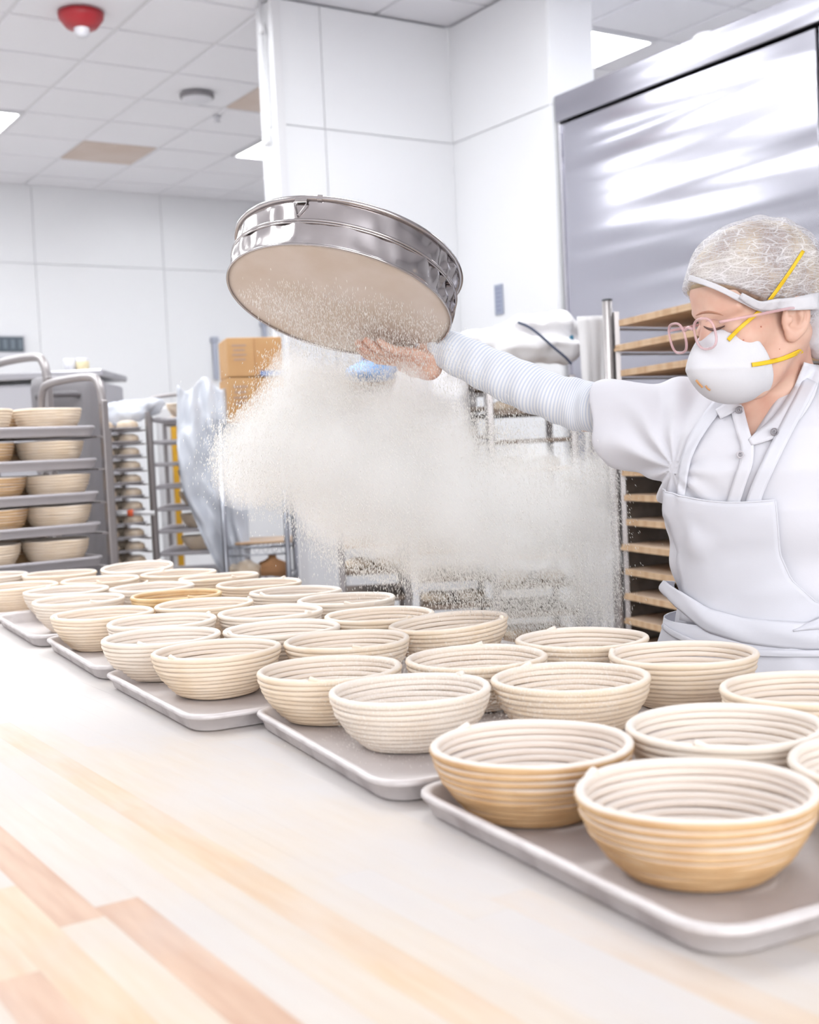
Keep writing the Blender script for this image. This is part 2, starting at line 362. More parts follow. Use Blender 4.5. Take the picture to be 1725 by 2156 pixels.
# ------------------------------------------------------------------ butcher block table
TZ = CAMZ - .367
stave_mats = []
def stave_mat(name, c1, c2, fl):
    m = mk(name, srgb(*c1), .5, var=(5, srgb(*c2), .35, .65), stretch=(14, 1.3, 1))
    nt = m.node_tree; N = nt.nodes; L = nt.links; b = N['Principled BSDF']
    g = N.new('ShaderNodeNewGeometry')
    # flour lies in drifts; thicker near the trays (in table coordinates)
    mp = N.new('ShaderNodeMapping'); mp.inputs['Scale'].default_value = (2.2, 1.0, 1); L.new(g.outputs['Position'], mp.inputs[0])
    n1 = N.new('ShaderNodeTexNoise'); n1.inputs['Scale'].default_value = 2.6; n1.inputs['Detail'].default_value = 5; n1.inputs['Roughness'].default_value = .6; L.new(mp.outputs[0], n1.inputs[0])
    sx = N.new('ShaderNodeSeparateXYZ'); L.new(g.outputs['Position'], sx.inputs[0])
    rx = N.new('ShaderNodeMapRange'); rx.inputs[1].default_value = .30; rx.inputs[2].default_value = .80; rx.inputs[3].default_value = fl - .30; rx.inputs[4].default_value = fl + .38; L.new(sx.outputs[0], rx.inputs[0])
    ry = N.new('ShaderNodeMapRange'); ry.inputs[1].default_value = 1.35; ry.inputs[2].default_value = 2.1; ry.inputs[3].default_value = 0; ry.inputs[4].default_value = .6; L.new(sx.outputs[1], ry.inputs[0])
    ad = N.new('ShaderNodeMath'); ad.operation = 'ADD'; L.new(rx.outputs[0], ad.inputs[0]); L.new(ry.outputs[0], ad.inputs[1])
    mr = N.new('ShaderNodeMapRange'); mr.inputs[1].default_value = .3; mr.inputs[2].default_value = .7; mr.inputs[3].default_value = -.42; mr.inputs[4].default_value = .42; L.new(n1.outputs[0], mr.inputs[0])
    a2 = N.new('ShaderNodeMath'); a2.operation = 'ADD'; a2.use_clamp = True; L.new(ad.outputs[0], a2.inputs[0]); L.new(mr.outputs[0], a2.inputs[1])
    x = N.new('ShaderNodeMix'); x.data_type = 'RGBA'; x.inputs[7].default_value = srgb(224, 218, 215); L.new(a2.outputs[0], x.inputs[0])
    L.new(b.inputs['Base Color'].links[0].from_socket, x.inputs[6]); L.new(x.outputs[2], b.inputs['Base Color'])
    r2 = N.new('ShaderNodeMapRange'); r2.inputs[3].default_value = .42; r2.inputs[4].default_value = .9; L.new(a2.outputs[0], r2.inputs[0]); L.new(r2.outputs[0], b.inputs['Roughness'])
    return m
S_dark = stave_mat('maple_dark', (224, 188, 160), (206, 164, 136), .26)
S_mid = stave_mat('maple_mid', (232, 206, 176), (224, 188, 148), .42)
S_lite = stave_mat('maple_light', (230, 214, 194), (226, 204, 176), .58)
S_pale = stave_mat('maple_pale', (228, 218, 206), (226, 210, 194), .72)
TX0, TX1, TY0, TY1 = -.30, 1.345, -.5, 3.72
tb = empty('work_table', ((TX0 + TX1) / 2, (TY0 + TY1) / 2, 0), 0, 'long butcher block work table dusted with flour under the baskets', 'table')
tox, toy = tb.location.x, tb.location.y
MB().box((0, 0, TZ - .028), (TX1 - TX0 - .01, TY1 - TY0 - .01, .04)).build('core', S_mid, tb)
SW = .0375; k0 = math.floor((TX0 - .279) / SW)
fixed = {0: [(.975, S_dark), (.35, S_lite)], 1: [(1.0, S_pale), (.2, S_dark)], 2: [(1.9, S_pale), (.3, S_pale)], 3: [(1.8, S_pale), (.62, S_lite)], 4: [(1.258, S_mid), (.45, S_mid)], 5: [(1.9, S_lite), (.5, S_lite)], 6: [(1.58, S_pale), (.93, S_lite), (.3, S_pale)], -1: [(1.1, S_pale), (.5, S_mid)], -2: [(.9, S_mid), (.2, S_dark)], -3: [(.7, S_lite), (.1, S_mid)]}
for k in range(k0, 60):
    xa = .279 + SW * k; xb = xa + SW
    xa, xb = max(xa, TX0), min(xb, TX1)
    if xb - xa < .01: continue
    cuts = [TY1]
    seq = []
    if k in fixed:
        cs = fixed[k]
        first = cs[0][0]
        y = TY1
        while y > first + 1.3: ny = y - random.uniform(.6, 1.1); seq.append((ny, y, random.choice([S_lite, S_pale]))); y = ny
        # staves reaching down to each fixed joint
        for (yc, mt) in cs: seq.append((yc, y, mt)); y = yc
        while y > TY0: ny = max(TY0, y - random.uniform(.5, 1.0)); seq.append((ny, y, random.choice([S_lite, S_mid, S_pale]))); y = ny
    else:
        y = TY1
        while y > TY0:
            ny = max(TY0, y - random.uniform(.5, 1.15)); seq.append((ny, y, random.choice([S_lite, S_lite, S_pale, S_mid]))); y = ny
    for (ya, yb, mt) in seq:
        if yb - ya < .02: continue
        MB().box((0, 0, 0), (xb - xa, yb - ya - .0003, .008), bev=.00015).build('plank', mt, tb, False, ((xa + xb) / 2 - tox, (ya + yb) / 2 - toy, TZ - .004))
leg_mat = mk('table_leg_steel', srgb(150, 150, 155), .4, .8)
for x in (TX0 + .1, TX1 - .1):
    for y in (TY0 + .1, (TY0 + TY1) / 2, TY1 - .1):
        MB().cyl((x - tox, y - toy, 0), (x - tox, y - toy, TZ - .045), .022, 12).build('leg', leg_mat, tb, True)
MB().box((0, 0, .28), (TX1 - TX0 - .2, TY1 - TY0 - .2, .02)).build('lower_shelf', leg_mat, tb)

# ------------------------------------------------------------------ sheet pans
def pan_mesh(Lx, Ly, mat, zs=1.0):           # long side x, rounded corners, rolled rim
    prof = [(-.012, .0012), (.0, .0012), (.006, .003), (.012, .022), (.014, .0245), (.019, .0262), (.0235, .0245), (.024, .021), (.0215, .018), (.0185, .0185), (.013, .003), (.006, .0), (-.012, .0)]
    inset = .028; V = []; F = []; cs = []
    for (cx, cy, a0) in ((Lx / 2, Ly / 2, 0), (-Lx / 2, Ly / 2, pi / 2), (-Lx / 2, -Ly / 2, pi), (Lx / 2, -Ly / 2, 1.5 * pi)):
        for k in range(6):
            a = a0 + k / 5 * pi / 2; sx, sy = math.copysign(1, cx), math.copysign(1, cy)
            cs.append((cx - sx * (inset + .018), cy - sy * (inset + .018), math.cos(a), math.sin(a)))
    n = len(cs)
    for (o, z) in prof:
        for (cx, cy, ca, sa) in cs: V.append((cx + ca * (.018 + o + .004), cy + sa * (.018 + o + .004), z * zs))
    for i in range(len(prof) - 1):
        for j in range(n): F.append((i * n + j, i * n + (j + 1) % n, (i + 1) * n + (j + 1) % n, (i + 1) * n + j))
    F = [tuple(reversed(f)) for f in F]
    F.append(tuple(range(n))); F.append(tuple(range((len(prof) - 1) * n + n - 1, (len(prof) - 1) * n - 1, -1)))
    me = bpy.data.meshes.new('sheet_pan'); me.from_pydata(V, [], F); me.update(); me.materials.append(mat)
    me.polygons.foreach_set('use_smooth', [len(p.vertices) == 4 for p in me.polygons])
    return me
PAN = pan_mesh(.66, .47, pan_mat)
pan_labels = ['floured aluminium sheet pan nearest the camera under the two tan baskets', 'floured sheet pan second from the front of the table', 'floured sheet pan third from the front, its corner jutting over bare wood', 'sheet pan fourth along the table, holding the basket beside the left table edge', 'sheet pan fifth along the table, its edge cut by the left picture edge', 'sheet pan sixth along the table, mostly hidden by baskets', 'sheet pan at the far end of the table below the leaning baskets']
# near corner (x, y) and the direction of its short side in degrees
for k, (cx, cy, a) in enumerate(((.610, .594, 83.8), (.645, 1.075, 81.5), (.628, 1.533, 85.5), (.668, 2.035, 84), (.70, 2.52, 84.5), (.74, 3.0, 86))):
    a = math.radians(a); s = np.array([math.cos(a), math.sin(a)]); l = np.array([math.sin(a), -math.cos(a)])
    c = np.array([cx, cy]) + s * .455 / 2 + l * .33
    o = link('sheet_pan', PAN, None, (c[0], c[1], TZ + .0008)); o.rotation_euler = (0, 0, a - pi / 2)
    setp(o, pan_labels[k], 'sheet pan', 'sheet pans on the table')

# ------------------------------------------------------------------ coiled proofing baskets
def cane(name, c1, c2, fl=.75, lo=.3, hi=.9, inner=.55):
    m = mk(name, srgb(*c1), .75, var=(22, srgb(*c2), .35, .7), spec=.2)
    floured(m, lo, hi, fl, 11, srgb(252, 244, 236))
    nt = m.node_tree; N = nt.nodes; L = nt.links; b = N['Principled BSDF']     # sifted flour clings to the inside wall
    tc = N.new('ShaderNodeTexCoord'); d = N.new('ShaderNodeVectorMath'); d.operation = 'DOT_PRODUCT'
    v = N.new('ShaderNodeVectorMath'); v.operation = 'MULTIPLY'; v.inputs[1].default_value = (11, 11, 0); L.new(tc.outputs['Object'], v.inputs[0])
    L.new(tc.outputs['Normal'], d.inputs[0]); L.new(v.outputs[0], d.inputs[1])
    r = N.new('ShaderNodeMapRange'); r.inputs[1].default_value = .15; r.inputs[2].default_value = -.45; r.inputs[4].default_value = inner; L.new(d.outputs['Value'], r.inputs[0])
    x = N.new('ShaderNodeMix'); x.data_type = 'RGBA'; x.inputs[7].default_value = srgb(252, 243, 236); L.new(r.outputs[0], x.inputs[0])
    L.new(b.inputs['Base Color'].links[0].from_socket, x.inputs[6]); L.new(x.outputs[2], b.inputs['Base Color'])
    return m
cane_cream = cane('cane_cream', (252, 234, 212), (246, 224, 196), .7)
cane_white = cane('cane_white', (252, 240, 226), (248, 232, 214), .85)
cane_tan = cane('cane_tan', (222, 186, 142), (204, 162, 116), .95, .25, .8, .8)
cane_ochre = cane('cane_ochre', (238, 208, 162), (226, 186, 132), .4, .6, 1.1, .1)
def prof_r(t): return .0965 * (.61 + .39 * math.sin(t * pi / 2) ** .86)
BH = .066
ts = np.linspace(0, 1, 400); rr = np.array([prof_r(t) for t in ts]); zz = .0045 + ts * (BH - .0045)
arc = np.concatenate([[0], np.cumsum(np.hypot(np.diff(rr), np.diff(zz)))]); NR = 11
ring_rz = [(np.interp(s, arc, rr), np.interp(s, arc, zz)) for s in np.linspace(0, arc[-1], NR)]
def ring(mb, r, z, rad, n=56, m=8, seed=0, flat=1.0):
    rs = random.Random(seed); p1, p2, p3 = rs.uniform(0, 6), rs.uniform(0, 6), rs.uniform(0, 6)
    V = []; F = []
    for i in range(n):
        t = 2 * pi * i / n; R_ = r + .0006 * math.sin(2 * t + p1) + .0004 * math.sin(5 * t + p2); Z_ = z + .0005 * math.sin(3 * t + p3)
        for j in range(m):
            a = 2 * pi * j / m; q = R_ + rad * flat * math.cos(a); V.append((q * math.cos(t), q * math.sin(t), Z_ + rad * math.sin(a)))
    for i in range(n):
        k = (i + 1) % n
        for j in range(m): F.append((i * m + j, k * m + j, k * m + (j + 1) % m, i * m + (j + 1) % m))
    mb.add(V, F)
def ring_data(name, r, z, rad, n=56, m=8, seed=0):
    b = MB(); ring(b, r, z, rad, n, m, seed); return data_of(b.build(name, cane_cream, None, True))
COILS = [ring_data('coil', r, z, .0038, seed=i) for i, (r, z) in enumerate(ring_rz[:-1])]
RIM = ring_data('rim', ring_rz[-1][0], BH, .0050, 64, 10, 3)
b = MB()
for i in range(7): ring(b, .0045 + i * .0085, .0042, .0044, 36, 6, i)
BASE = data_of(b.build('base', cane_cream, None, True))
b = MB(); P = []; 
for i in range(16):
    t = .0 + i * .022; P.append(((ring_rz[-1][0] + .003 * math.sin(i * .2) - .0003 * i) * math.cos(t), (ring_rz[-1][0] - .0003 * i) * math.sin(t), BH + .0055 - .0005 * i))
b.tube(P, [.0046 - .00022 * i for i in range(16)], 8)
TAIL = data_of(b.build('rim_end', cane_cream, None, True))
b = MB()
for i, (r, z) in enumerate(ring_rz): ring(b, r, z,   .0041 if i < NR - 1 else .0052, 32, 6, i)
for i in range(4): ring(b, .008 + i * .014, .0046, .0072, 20, 5, i)
FAR_BODY = data_of(b.build('coils', cane_cream, None, True))
def setmat(o, m):
    o.material_slots[0].link = 'OBJECT'; o.material_slots[0].material = m
def basket(x, y, z, mat, label, group, rz=0, tilt=(0, 0), full=True, scale=1.0):
    t = empty('proofing_basket', (x, y, z), rz, label, 'basket', group)
    t.rotation_euler = (tilt[0], tilt[1], rz); t.scale = (scale,) * 3
    if full:
        for me in COILS: setmat(link('coil', me, t), mat)
        setmat(link('rim', RIM, t), mat); setmat(link('base', BASE, t), mat); setmat(link('rim_end', TAIL, t), mat)
    else: setmat(link('coils', FAR_BODY, t), mat)
    return t
BZ = TZ + .0028
TB = {  # name: x, y, material, label
 'A': (.751, .738, cane_tan, 'large tan coiled basket nearest the camera at the lower right'),
 'B': (.767, .954, cane_tan, 'tan coiled basket just left of the nearest one on the front pan'),
 'C': (.928, .886, cane_white, 'pale basket behind the two tan baskets, wide open to the camera'),
 'RE': (.950, .679, cane_white, 'pale basket cut by the right picture edge behind the nearest tan basket'),
 'J': (1.150, .945, cane_cream, 'cream basket cut by the right picture edge in front of the apron'),
 'D': (1.001, 1.200, cane_cream, 'floury basket in the middle of the second pan from the front'),
 'E': (.825, 1.286, cane_white, 'ghostly flour-veiled basket at the front corner of the second pan'),
 'F': (1.014, 1.412, cane_cream, 'flour-veiled basket behind the gap on the second pan'),
 'G': (1.224, 1.217, cane_cream, 'cream basket right in front of the worker at the table edge'),
 'H': (1.222, 1.425, cane_cream, 'cream basket at the far edge in front of the board rack'),
 'I': (1.173, 1.707, cane_cream, 'cream basket tipped up slightly below the right of the flour cloud'),
 'K': (.785, 1.776, cane_cream, 'sharp cream basket at the front corner of the third pan'),
 'L': (.790, 1.987, cane_white, 'white basket half hidden behind the sharp cream one on the third pan'),
 'M': (.821, 1.490, cane_cream, 'cream basket at the left corner of the second pan'),
 'N': (.969, 1.705, cane_cream, 'basket in the middle row behind the second pan corner basket'),
 'O': (.960, 1.915, cane_white, 'white basket in the third row from the front, centre'),
 'P': (.863, 2.187, cane_white, 'white basket to the right of the fourth pan corner basket'),
 'Q': (1.040, 2.135, cane_white, 'white basket in the middle of the table behind two white ones'),
 'R': (1.150, 1.919, cane_cream, 'cream basket at the table edge left of the tipped one'),
 'S': (.820, 2.405, cane_cream, 'cream basket at the corner of the fourth pan beside bare wood'),
 'T': (1.245, 2.400, cane_white, 'white basket at the far table edge below the wall column'),
 'U': (1.250, 2.185, cane_white, 'white basket at the far table edge, second behind the tipped one'),
 'V': (1.275, 2.640, cane_cream, 'cream basket at the far table edge left of the wall column'),
 'W': (1.268, 2.860, cane_cream, 'cream basket at the far edge below the wire shelf'),
 'Y': (1.250, 3.090, cane_cream, 'cream basket at the far edge below the plastic cover'),
 'X': (1.235, 3.330, cane_white, 'farthest leaning white basket below the dense middle rack'),
 'Z': (.908, 2.940, cane_white, 'white basket near the left, over the fifth pan corner'),
 'AA': (1.046, 2.590, cane_ochre, 'darker ochre-lined basket among the white ones'),
 'AB': (1.078, 2.810, cane_white, 'white basket left of the ochre-lined one'),
 'AC': (.862, 2.705, cane_white, 'wide white basket overlapping the fifth pan, second from the left edge'),
 'AD': (1.010, 2.370, cane_cream, 'cream basket behind the fourth pan corner basket, in front of the ochre-lined one'),
 'LA': (.889, 3.560, cane_white, 'white basket cut by the left picture edge, farthest one'),
 'LB': (1.040, 3.420, cane_cream, 'cream basket below the left rack, far end of the table'),
 'LC': (.860, 3.170, cane_cream, 'cream basket cut by the left picture edge'),
 'LD': (1.056, 3.120, cane_cream, 'flat-looking cream basket in the far left cluster'),
}
ks = list(TB); PP = np.array([TB[k][:2] for k in ks])
for it in range(60):                 # keep the rims from cutting into each other
    for i in range(len(ks)):
        for j in range(i):
            dv = PP[i] - PP[j]; dd = np.linalg.norm(dv)
            if dd < .2055: sft = dv / dd * (.2056 - dd) / 2; PP[i] += sft; PP[j] -= sft
for i, k in enumerate(ks):
    x, y = PP[i]; _, _, mt, lb = TB[k]
    rz = {'A': 1.9, 'B': 1.65, 'C': 3.6, 'H': 1.3}.get(k, random.uniform(0, 6.28))
    z = BZ if .66 < x else BZ
    tl = {'I': (.03, -.05), 'K': (.01, .0), 'X': (.03, -.06), 'W': (.01, -.03), 'T': (.0, -.015)}.get(k, (0, 0))
    basket(x, y, z + 1.2 * .06 * (abs(tl[0]) + abs(tl[1])), mt, lb, 'coiled proofing baskets on the table', rz, tl)

# ------------------------------------------------------------------ background racks and stock
RPAN = pan_mesh(.65, .44, pan_plain, 1.25); RPANS = pan_mesh(.345, .30, pan_plain, .4)
def Zlev(v, u, depth): return Cq(u, v, depth)[2]
def rack(name, label, org, yaw, wx, dy, levels, top, post=.014, hook=True, mat=rack_steel, cat='rack', bottom=.12, lean=0.0, casters=True, pr='leg'):
    """origin = near right post foot; x axis of the rack runs to the left (-wx), y axis away"""
    t = empty(name, (org[0], org[1], 0), yaw, label, cat)
    for (x, y) in ((0, 0), (-wx, 0), (-wx, dy), (0, dy)):
        MB().box((x, y, (bottom + top) / 2), (post * 1.5, post * 2, top - bottom), bev=.003).build('post', mat, t)
        if casters:
            MB().tube([(x - .012, y, .05), (x + .012, y, .05)], .05, 14).build('wheel', dark, t, True)
    for z in levels:
        for x in (-post, -wx + post):
            MB().box((x, dy / 2, z - .004), (.03, dy, .006)).build('runner', mat, t)
    for x in (0, -wx):
        if hook:
            P = smoothpath([(x, 0, top - .02), (x, .02, top + .05), (x, .09, top + .08), (x, dy - .09, top + .08), (x, dy - .02, top + .05), (x, dy, top - .02)], 6)
            MB().tube(P, post, 8).build('top_loop', mat, t, True)
    for y in (0, dy):
        MB().box((-wx / 2, y, bottom + .02), (wx, .025, .03)).build('bottom_rail', mat, t)
    MB().box((-wx / 2, dy, top - .03), (wx, .02, .03)).build('top_rail', mat, t)
    return t
def on_rack(r, p):
    a = r.rotation_euler.z; c, s = math.cos(a), math.sin(a)
    return (r.location.x + c * p[0] - s * p[1], r.location.y + s * p[0] + c * p[1], p[2])

# left rack with trays of baskets
D1 = 3.95; o1 = Wq(226, 1000, D1); YW1 = math.radians(8)
lv1 = [Zlev(v, 205, D1) - .026 for v in (900, 968, 1038, 1103, 1174)]; lv1 += [lv1[-1] - .1 * k for k in (1, 2, 3)]
r1 = rack('pan_rack', 'aluminium pan rack at the left edge loaded with sheet pans of baskets', o1, YW1, .68, .46, lv1, Zlev(790, 215, D1) - .08, .014)
names = ['top', 'second', 'third', 'fourth', 'fifth', 'sixth', 'seventh', 'eighth', 'ninth', 'tenth', 'eleventh', 'twelfth', 'thirteenth', 'fourteenth', 'fifteenth', 'sixteenth', 'seventeenth']
for i, z in enumerate(lv1):
    q = on_rack(r1, (-.34, .22, z)); o = link('sheet_pan', RPAN, None, q); o.rotation_euler = (0, 0, YW1)
    setp(o, f'pale grey sheet pan on the {names[i]} level of the left rack', 'sheet pan', 'sheet pans on the left rack')
    if i > 4: continue
    offs = [(-.135, 'right'), (-.365, 'left')] if i != 2 and i != 3 else [(-.12, 'right'), (-.335, 'left')]
    for k, (x, side) in enumerate(offs):
        mt = cane_cream if k == 0 or i in (0, 4) else cane_tan
        q = on_rack(r1, (x, .12, z + .003))
        basket(*q, mt, f'{side} proofing basket on the {names[i]} level of the left rack', 'baskets on the left rack', random.uniform(0, 6), (0, 0), False, 1.0).scale = (1.06, 1.06, 1.25)
        q = on_rack(r1, (x - .05, .325, z + .003))
        basket(*q, cane_tan, f'rear {side} basket in the shadow of the {names[i]} level of the left rack', 'baskets on the left rack', random.uniform(0, 6), (0, 0), False, 1.0).scale = (1.06, 1.06, 1.25)
q = on_rack(r1, (-.44, .2, lv1[0] + .003 + .0665))
t = basket(*(on_rack(r1, (-.46, .16, lv1[0] + .075 + .066))), cane_cream, 'upside down basket resting on top of the left rack baskets', 'baskets on the left rack', 0, (pi, 0), False, 1.0)
# rack behind with only its loop showing, and grey bin behind
D2 = 4.5; o2 = Wq(112, 1000, D2)
r2 = rack('pan_rack', 'second aluminium rack behind the left one, only its bent top loop showing', o2, YW1 + .05, .62, .46, [1.3 - .12 * k for k in range(6)], Zlev(748, 100, D2) - .08, .016)
bn = empty('dough_bin', (*Wq(150, 900, 4.95)[:2], 0), YAW, 'grey plastic dough bin with a lid handle behind the left rack', 'bin')
zt = Zlev(795, 165, 4.95)
b = MB(); V = [];  F = []
for (z, sx, sy) in ((.1, .10, .12), (zt - .05, .125, .16), (zt - .01, .12, .15), (zt, .10, .13)):
    for a in range(16):
        t_ = 2 * pi * a / 16; c_, s_ = math.cos(t_), math.sin(t_)
        V.append((sx * math.copysign(abs(c_) ** .4, c_), sy * math.copysign(abs(s_) ** .4, s_), z))
for i in range(3):
    for j in range(16): F.append((i * 16 + j, i * 16 + (j + 1) % 16, (i + 1) * 16 + (j + 1) % 16, (i + 1) * 16 + j))
F += [tuple(range(15, -1, -1)), tuple(range(48, 64))]
mesh('bin_body', V, F, midgrey, bn, True)
MB().tube(smoothpath([(-.08, -.16, zt - .08), (-.06, -.185, zt - .075), (.06, -.185, zt - .075), (.08, -.16, zt - .08)], 4), .012, 8).build('handle', mk('grey_dark_plastic', srgb(112, 108, 112), .5), bn, True)
mt_ = empty('mixer_cabinet', (*Wq(60, 900, 6.2)[:2], 0), YAW, 'grey steel cabinet standing behind the racks at the far left', 'cabinet')
zc = Zlev(790, 100, 6.2)
MB().box((0, 0, zc / 2 - .03), (.86, .5, zc - .06), bev=.01).build('body', mk('cab_grey', srgb(186, 184, 190), .5), mt_)
MB().box((0, 0, zc - .02), (.9, .54, .035), bev=.006).build('worktop', steel, mt_)
for k, (u, lab) in enumerate(((150, 'small white jar on the grey cabinet behind the left rack'), (176, 'small cream tub on the grey cabinet behind the left rack'))):
    p = Wq(u, 800, 6.1); q = empty('jar', (p[0], p[1], zc - .003), 0, lab, 'jar')
    MB().lathe([(.0001, 0), (.03, 0), (.032, .05), (.028, .06), (.0001, .06)], 16).build('jar_body', (clearish, mk('cream_tub', srgb(240, 226, 186), .5))[k], q, True)
    MB().lathe([(.031, .055), (.031, .07), (.0001, .07)], 16).build('lid', clearish, q, True)

# dense rack of small loaves in the middle left
crust = mk('dough_piece', srgb(232, 216, 196), .8, var=(30, srgb(220, 198, 172), .4, .6)); floured(crust, .5, 1.2, .4)
b = MB(); b.lathe([(.0001, 0), (.036, 0), (.047, .012), (.043, .028), (.026, .037), (.0001, .039)], 14); LOAF = data_of(b.build('dough_piece', crust, None, True))
D3 = 5.3; o3 = Wq(318, 1000, D3)
lv3 = [Zlev(905, 280, D3) - .058 * k for k in range(15)]
r3 = rack('tall_tray_rack', 'tall narrow rack packed with trays of small dough pieces, left of the open rack', o3, math.radians(2), .36, .32, [z for z in lv3 if z > .3], Zlev(868, 280, D3), .012, hook=False)
MB().box((-.18, 0, (lv3[0] + .3) / 2), (.02, .018, lv3[0] - .3)).build('post', rack_steel, r3)
cnt = 0
for i, z in enumerate(lv3):
    if z < .35: continue
    o = link('sheet_pan', RPANS, None, on_rack(r3, (-.18, .16, z))); o.rotation_euler = (0, 0, r3.rotation_euler.z)
    setp(o, f'small pan of dough pieces on the {names[i]} level of the tall narrow rack', 'sheet pan', 'pans in the tall narrow rack')
    for k in range(3):
        for jj in range(2):
            o = link('dough_piece', LOAF, None, on_rack(r3, (-.065 - .115 * k, .07 + .14 * jj, z + .002)))
            o.scale = (1.0, 1.0, 1.05)
            setp(o, f'{["front", "rear"][jj]} {["right", "middle", "left"][k]} dough piece, {names[i]} pan of the tall narrow rack', 'dough', 'dough pieces in the tall narrow rack')
vp = empty('valve_stem', Wq(275, 1080, 5.15), YAW, 'white hose fitting with orange tip between the racks', 'valve')
MB().cyl((-.06, 0, 0), (.0, 0, 0), .01, 10).build('hose', post_white, vp, True)
MB().lathe([(.0001, -.016), (.013, -.012), (.016, 0), (.013, .012), (.0001, .016)], 14).build('orange_tip', mk('orange_plastic', srgb(240, 100, 50), .4), vp, True)
MB().cyl((.0, 0, 0), (.1, 0, -.005), .01, 10).build('hose', post_white, vp, True)
pl = link('plastic_bag', bpy.data.meshes.new('x'), None)   # crumpled plastic over the rack top
bpy.data.objects.remove(pl)
def crumpled(name, mat, W_, H_, nx, ny, amp, seed, fold=None, parent=None, loc=(0, 0, 0), rz=0, thick=.003, fn=None):
    """hanging sheet: x across, z down from 0 to -H_, with folds; real thickness"""
    r_ = random.Random(seed); ph = [r_.uniform(0, 6.28) for _ in range(12)]
    Pn = np.zeros((ny, nx, 3))
    for j in range(ny):
        for i in range(nx):
            s, t = i / (nx - 1), j / (ny - 1)
            x = (s - .5) * W_; z = -t * H_
            y = amp * (math.sin(9 * s + ph[0] + 2 * t) * .5 + math.sin(21 * s + ph[1] + 3 * math.sin(4 * t + ph[2])) * .3 + math.sin(13 * t + 7 * s + ph[3]) * .25 + math.sin(31 * t - 17 * s + ph[4]) * .12 + math.sin(47 * t + 37 * s + 3 * math.sin(19 * s)) * .10)
            if fn: x, y, z = fn(s, t, x, y, z)
            Pn[j, i] = (x, y, z)
    V = Pn.reshape(-1, 3); F = [(j * nx + i, j * nx + i + 1, (j + 1) * nx + i + 1, (j + 1) * nx + i) for j in range(ny - 1) for i in range(nx - 1)]
    o = mesh(name, V, F, mat, parent, True, loc); o.rotation_euler = (0, 0, rz)
    md = o.modifiers.new('thickness', 'SOLIDIFY'); md.thickness = thick
    return o
plastic = mk('crumpled_plastic', srgb(232, 236, 246), .22, alpha=.82, spec=.6)
clothm = mk('white_cloth', srgb(240, 238, 240), .9, bump=(300, .2, .001))
q = Cq(262, 868, 5.35); pbg = empty('plastic_bag', W([q[0], q[1], 0]), YAW, 'crumpled white plastic sheet lying over the top of the tall narrow rack', 'plastic sheet')
zz0 = Zlev(872, 262, 5.35)
PBAG = (pbg, zz0)

# open rack with few baskets (middle left)
D4 = 5.5; o4 = Wq(452, 1000, D4)
lv4 = [Zlev(v, 380, D4) for v in (882, 929, 976, 1024, 1071, 1118, 1166)] + [Zlev(1166, 380, D4) - .1 * k for k in (1, 2, 3)]
r4 = rack('open_rack', 'open grey rack with a rounded top loop and a few baskets, half under plastic', o4, YAW + .06, .27, .46, [], Zlev(870, 380, D4), .012, hook=False)
P = smoothpath([(-.27, 0, Zlev(872, 380, D4)), (-.262, 0, Zlev(845, 380, D4)), (-.235, 0, Zlev(834, 380, D4)), (-.03, 0, Zlev(830, 380, D4)), (.0, 0, Zlev(842, 380, D4)), (.0, 0, Zlev(872, 380, D4))], 6)
MB().tube(P, .008, 8).build('top_loop', rack_steel, r4, True)
for i, z in enumerate(lv4):
    o = MB().box((0, 0, 0), (.27, .44, .018), bev=.005).build('tray', pan_plain, None, False, on_rack(r4, (-.135, .23, z)))
    o.rotation_euler = (0, 0, r4.rotation_euler.z)
    setp(o, f'thin grey tray on the {names[i]} level of the open rack', 'tray', 'trays on the open rack')
    if i < 7 and i != 1:
        q = on_rack(r4, (-.085 if i else -.12, .115, z + .009))
        basket(*q, cane_cream, f'proofing basket on the {names[i]} tray of the open rack', 'baskets on the open rack', random.uniform(0, 6), (0, 0), False, .9)
gp = empty('guard_post', (*Wq(362, 1000, 6.3)[:2], 0), YAW, 'white post with a yellow guard strip seen through the open rack', 'post')
zt = Zlev(858, 360, 6.3)
MB().box((-.01, 0, zt / 2), (.1, .06, zt), bev=.005).build('post_body', post_white, gp)
MB().box((.03, -.035, zt / 2), (.03, .012, zt - .1), bev=.003).build('yellow_strip', yellow, gp)

# plastic cover hanging from the wire shelf
def fnp(s, t, x, y, z):
    wdt = 1 + .25 * math.sin(3.0 * t) - .45 * max(0, t - .55) / .45
    return (x * wdt + .10 * t ** 2, y - .05 * math.sin(pi * t), z - .03 * math.sin(9 * s))
p = Wq(428, 808, 5.42); o = crumpled('plastic_cover', plastic, .22, .84, 34, 60, .035, 9, loc=p, rz=YAW + .1, fn=fnp)
setp(o, 'crumpled translucent plastic cover hanging beside the cardboard boxes', 'plastic cover')

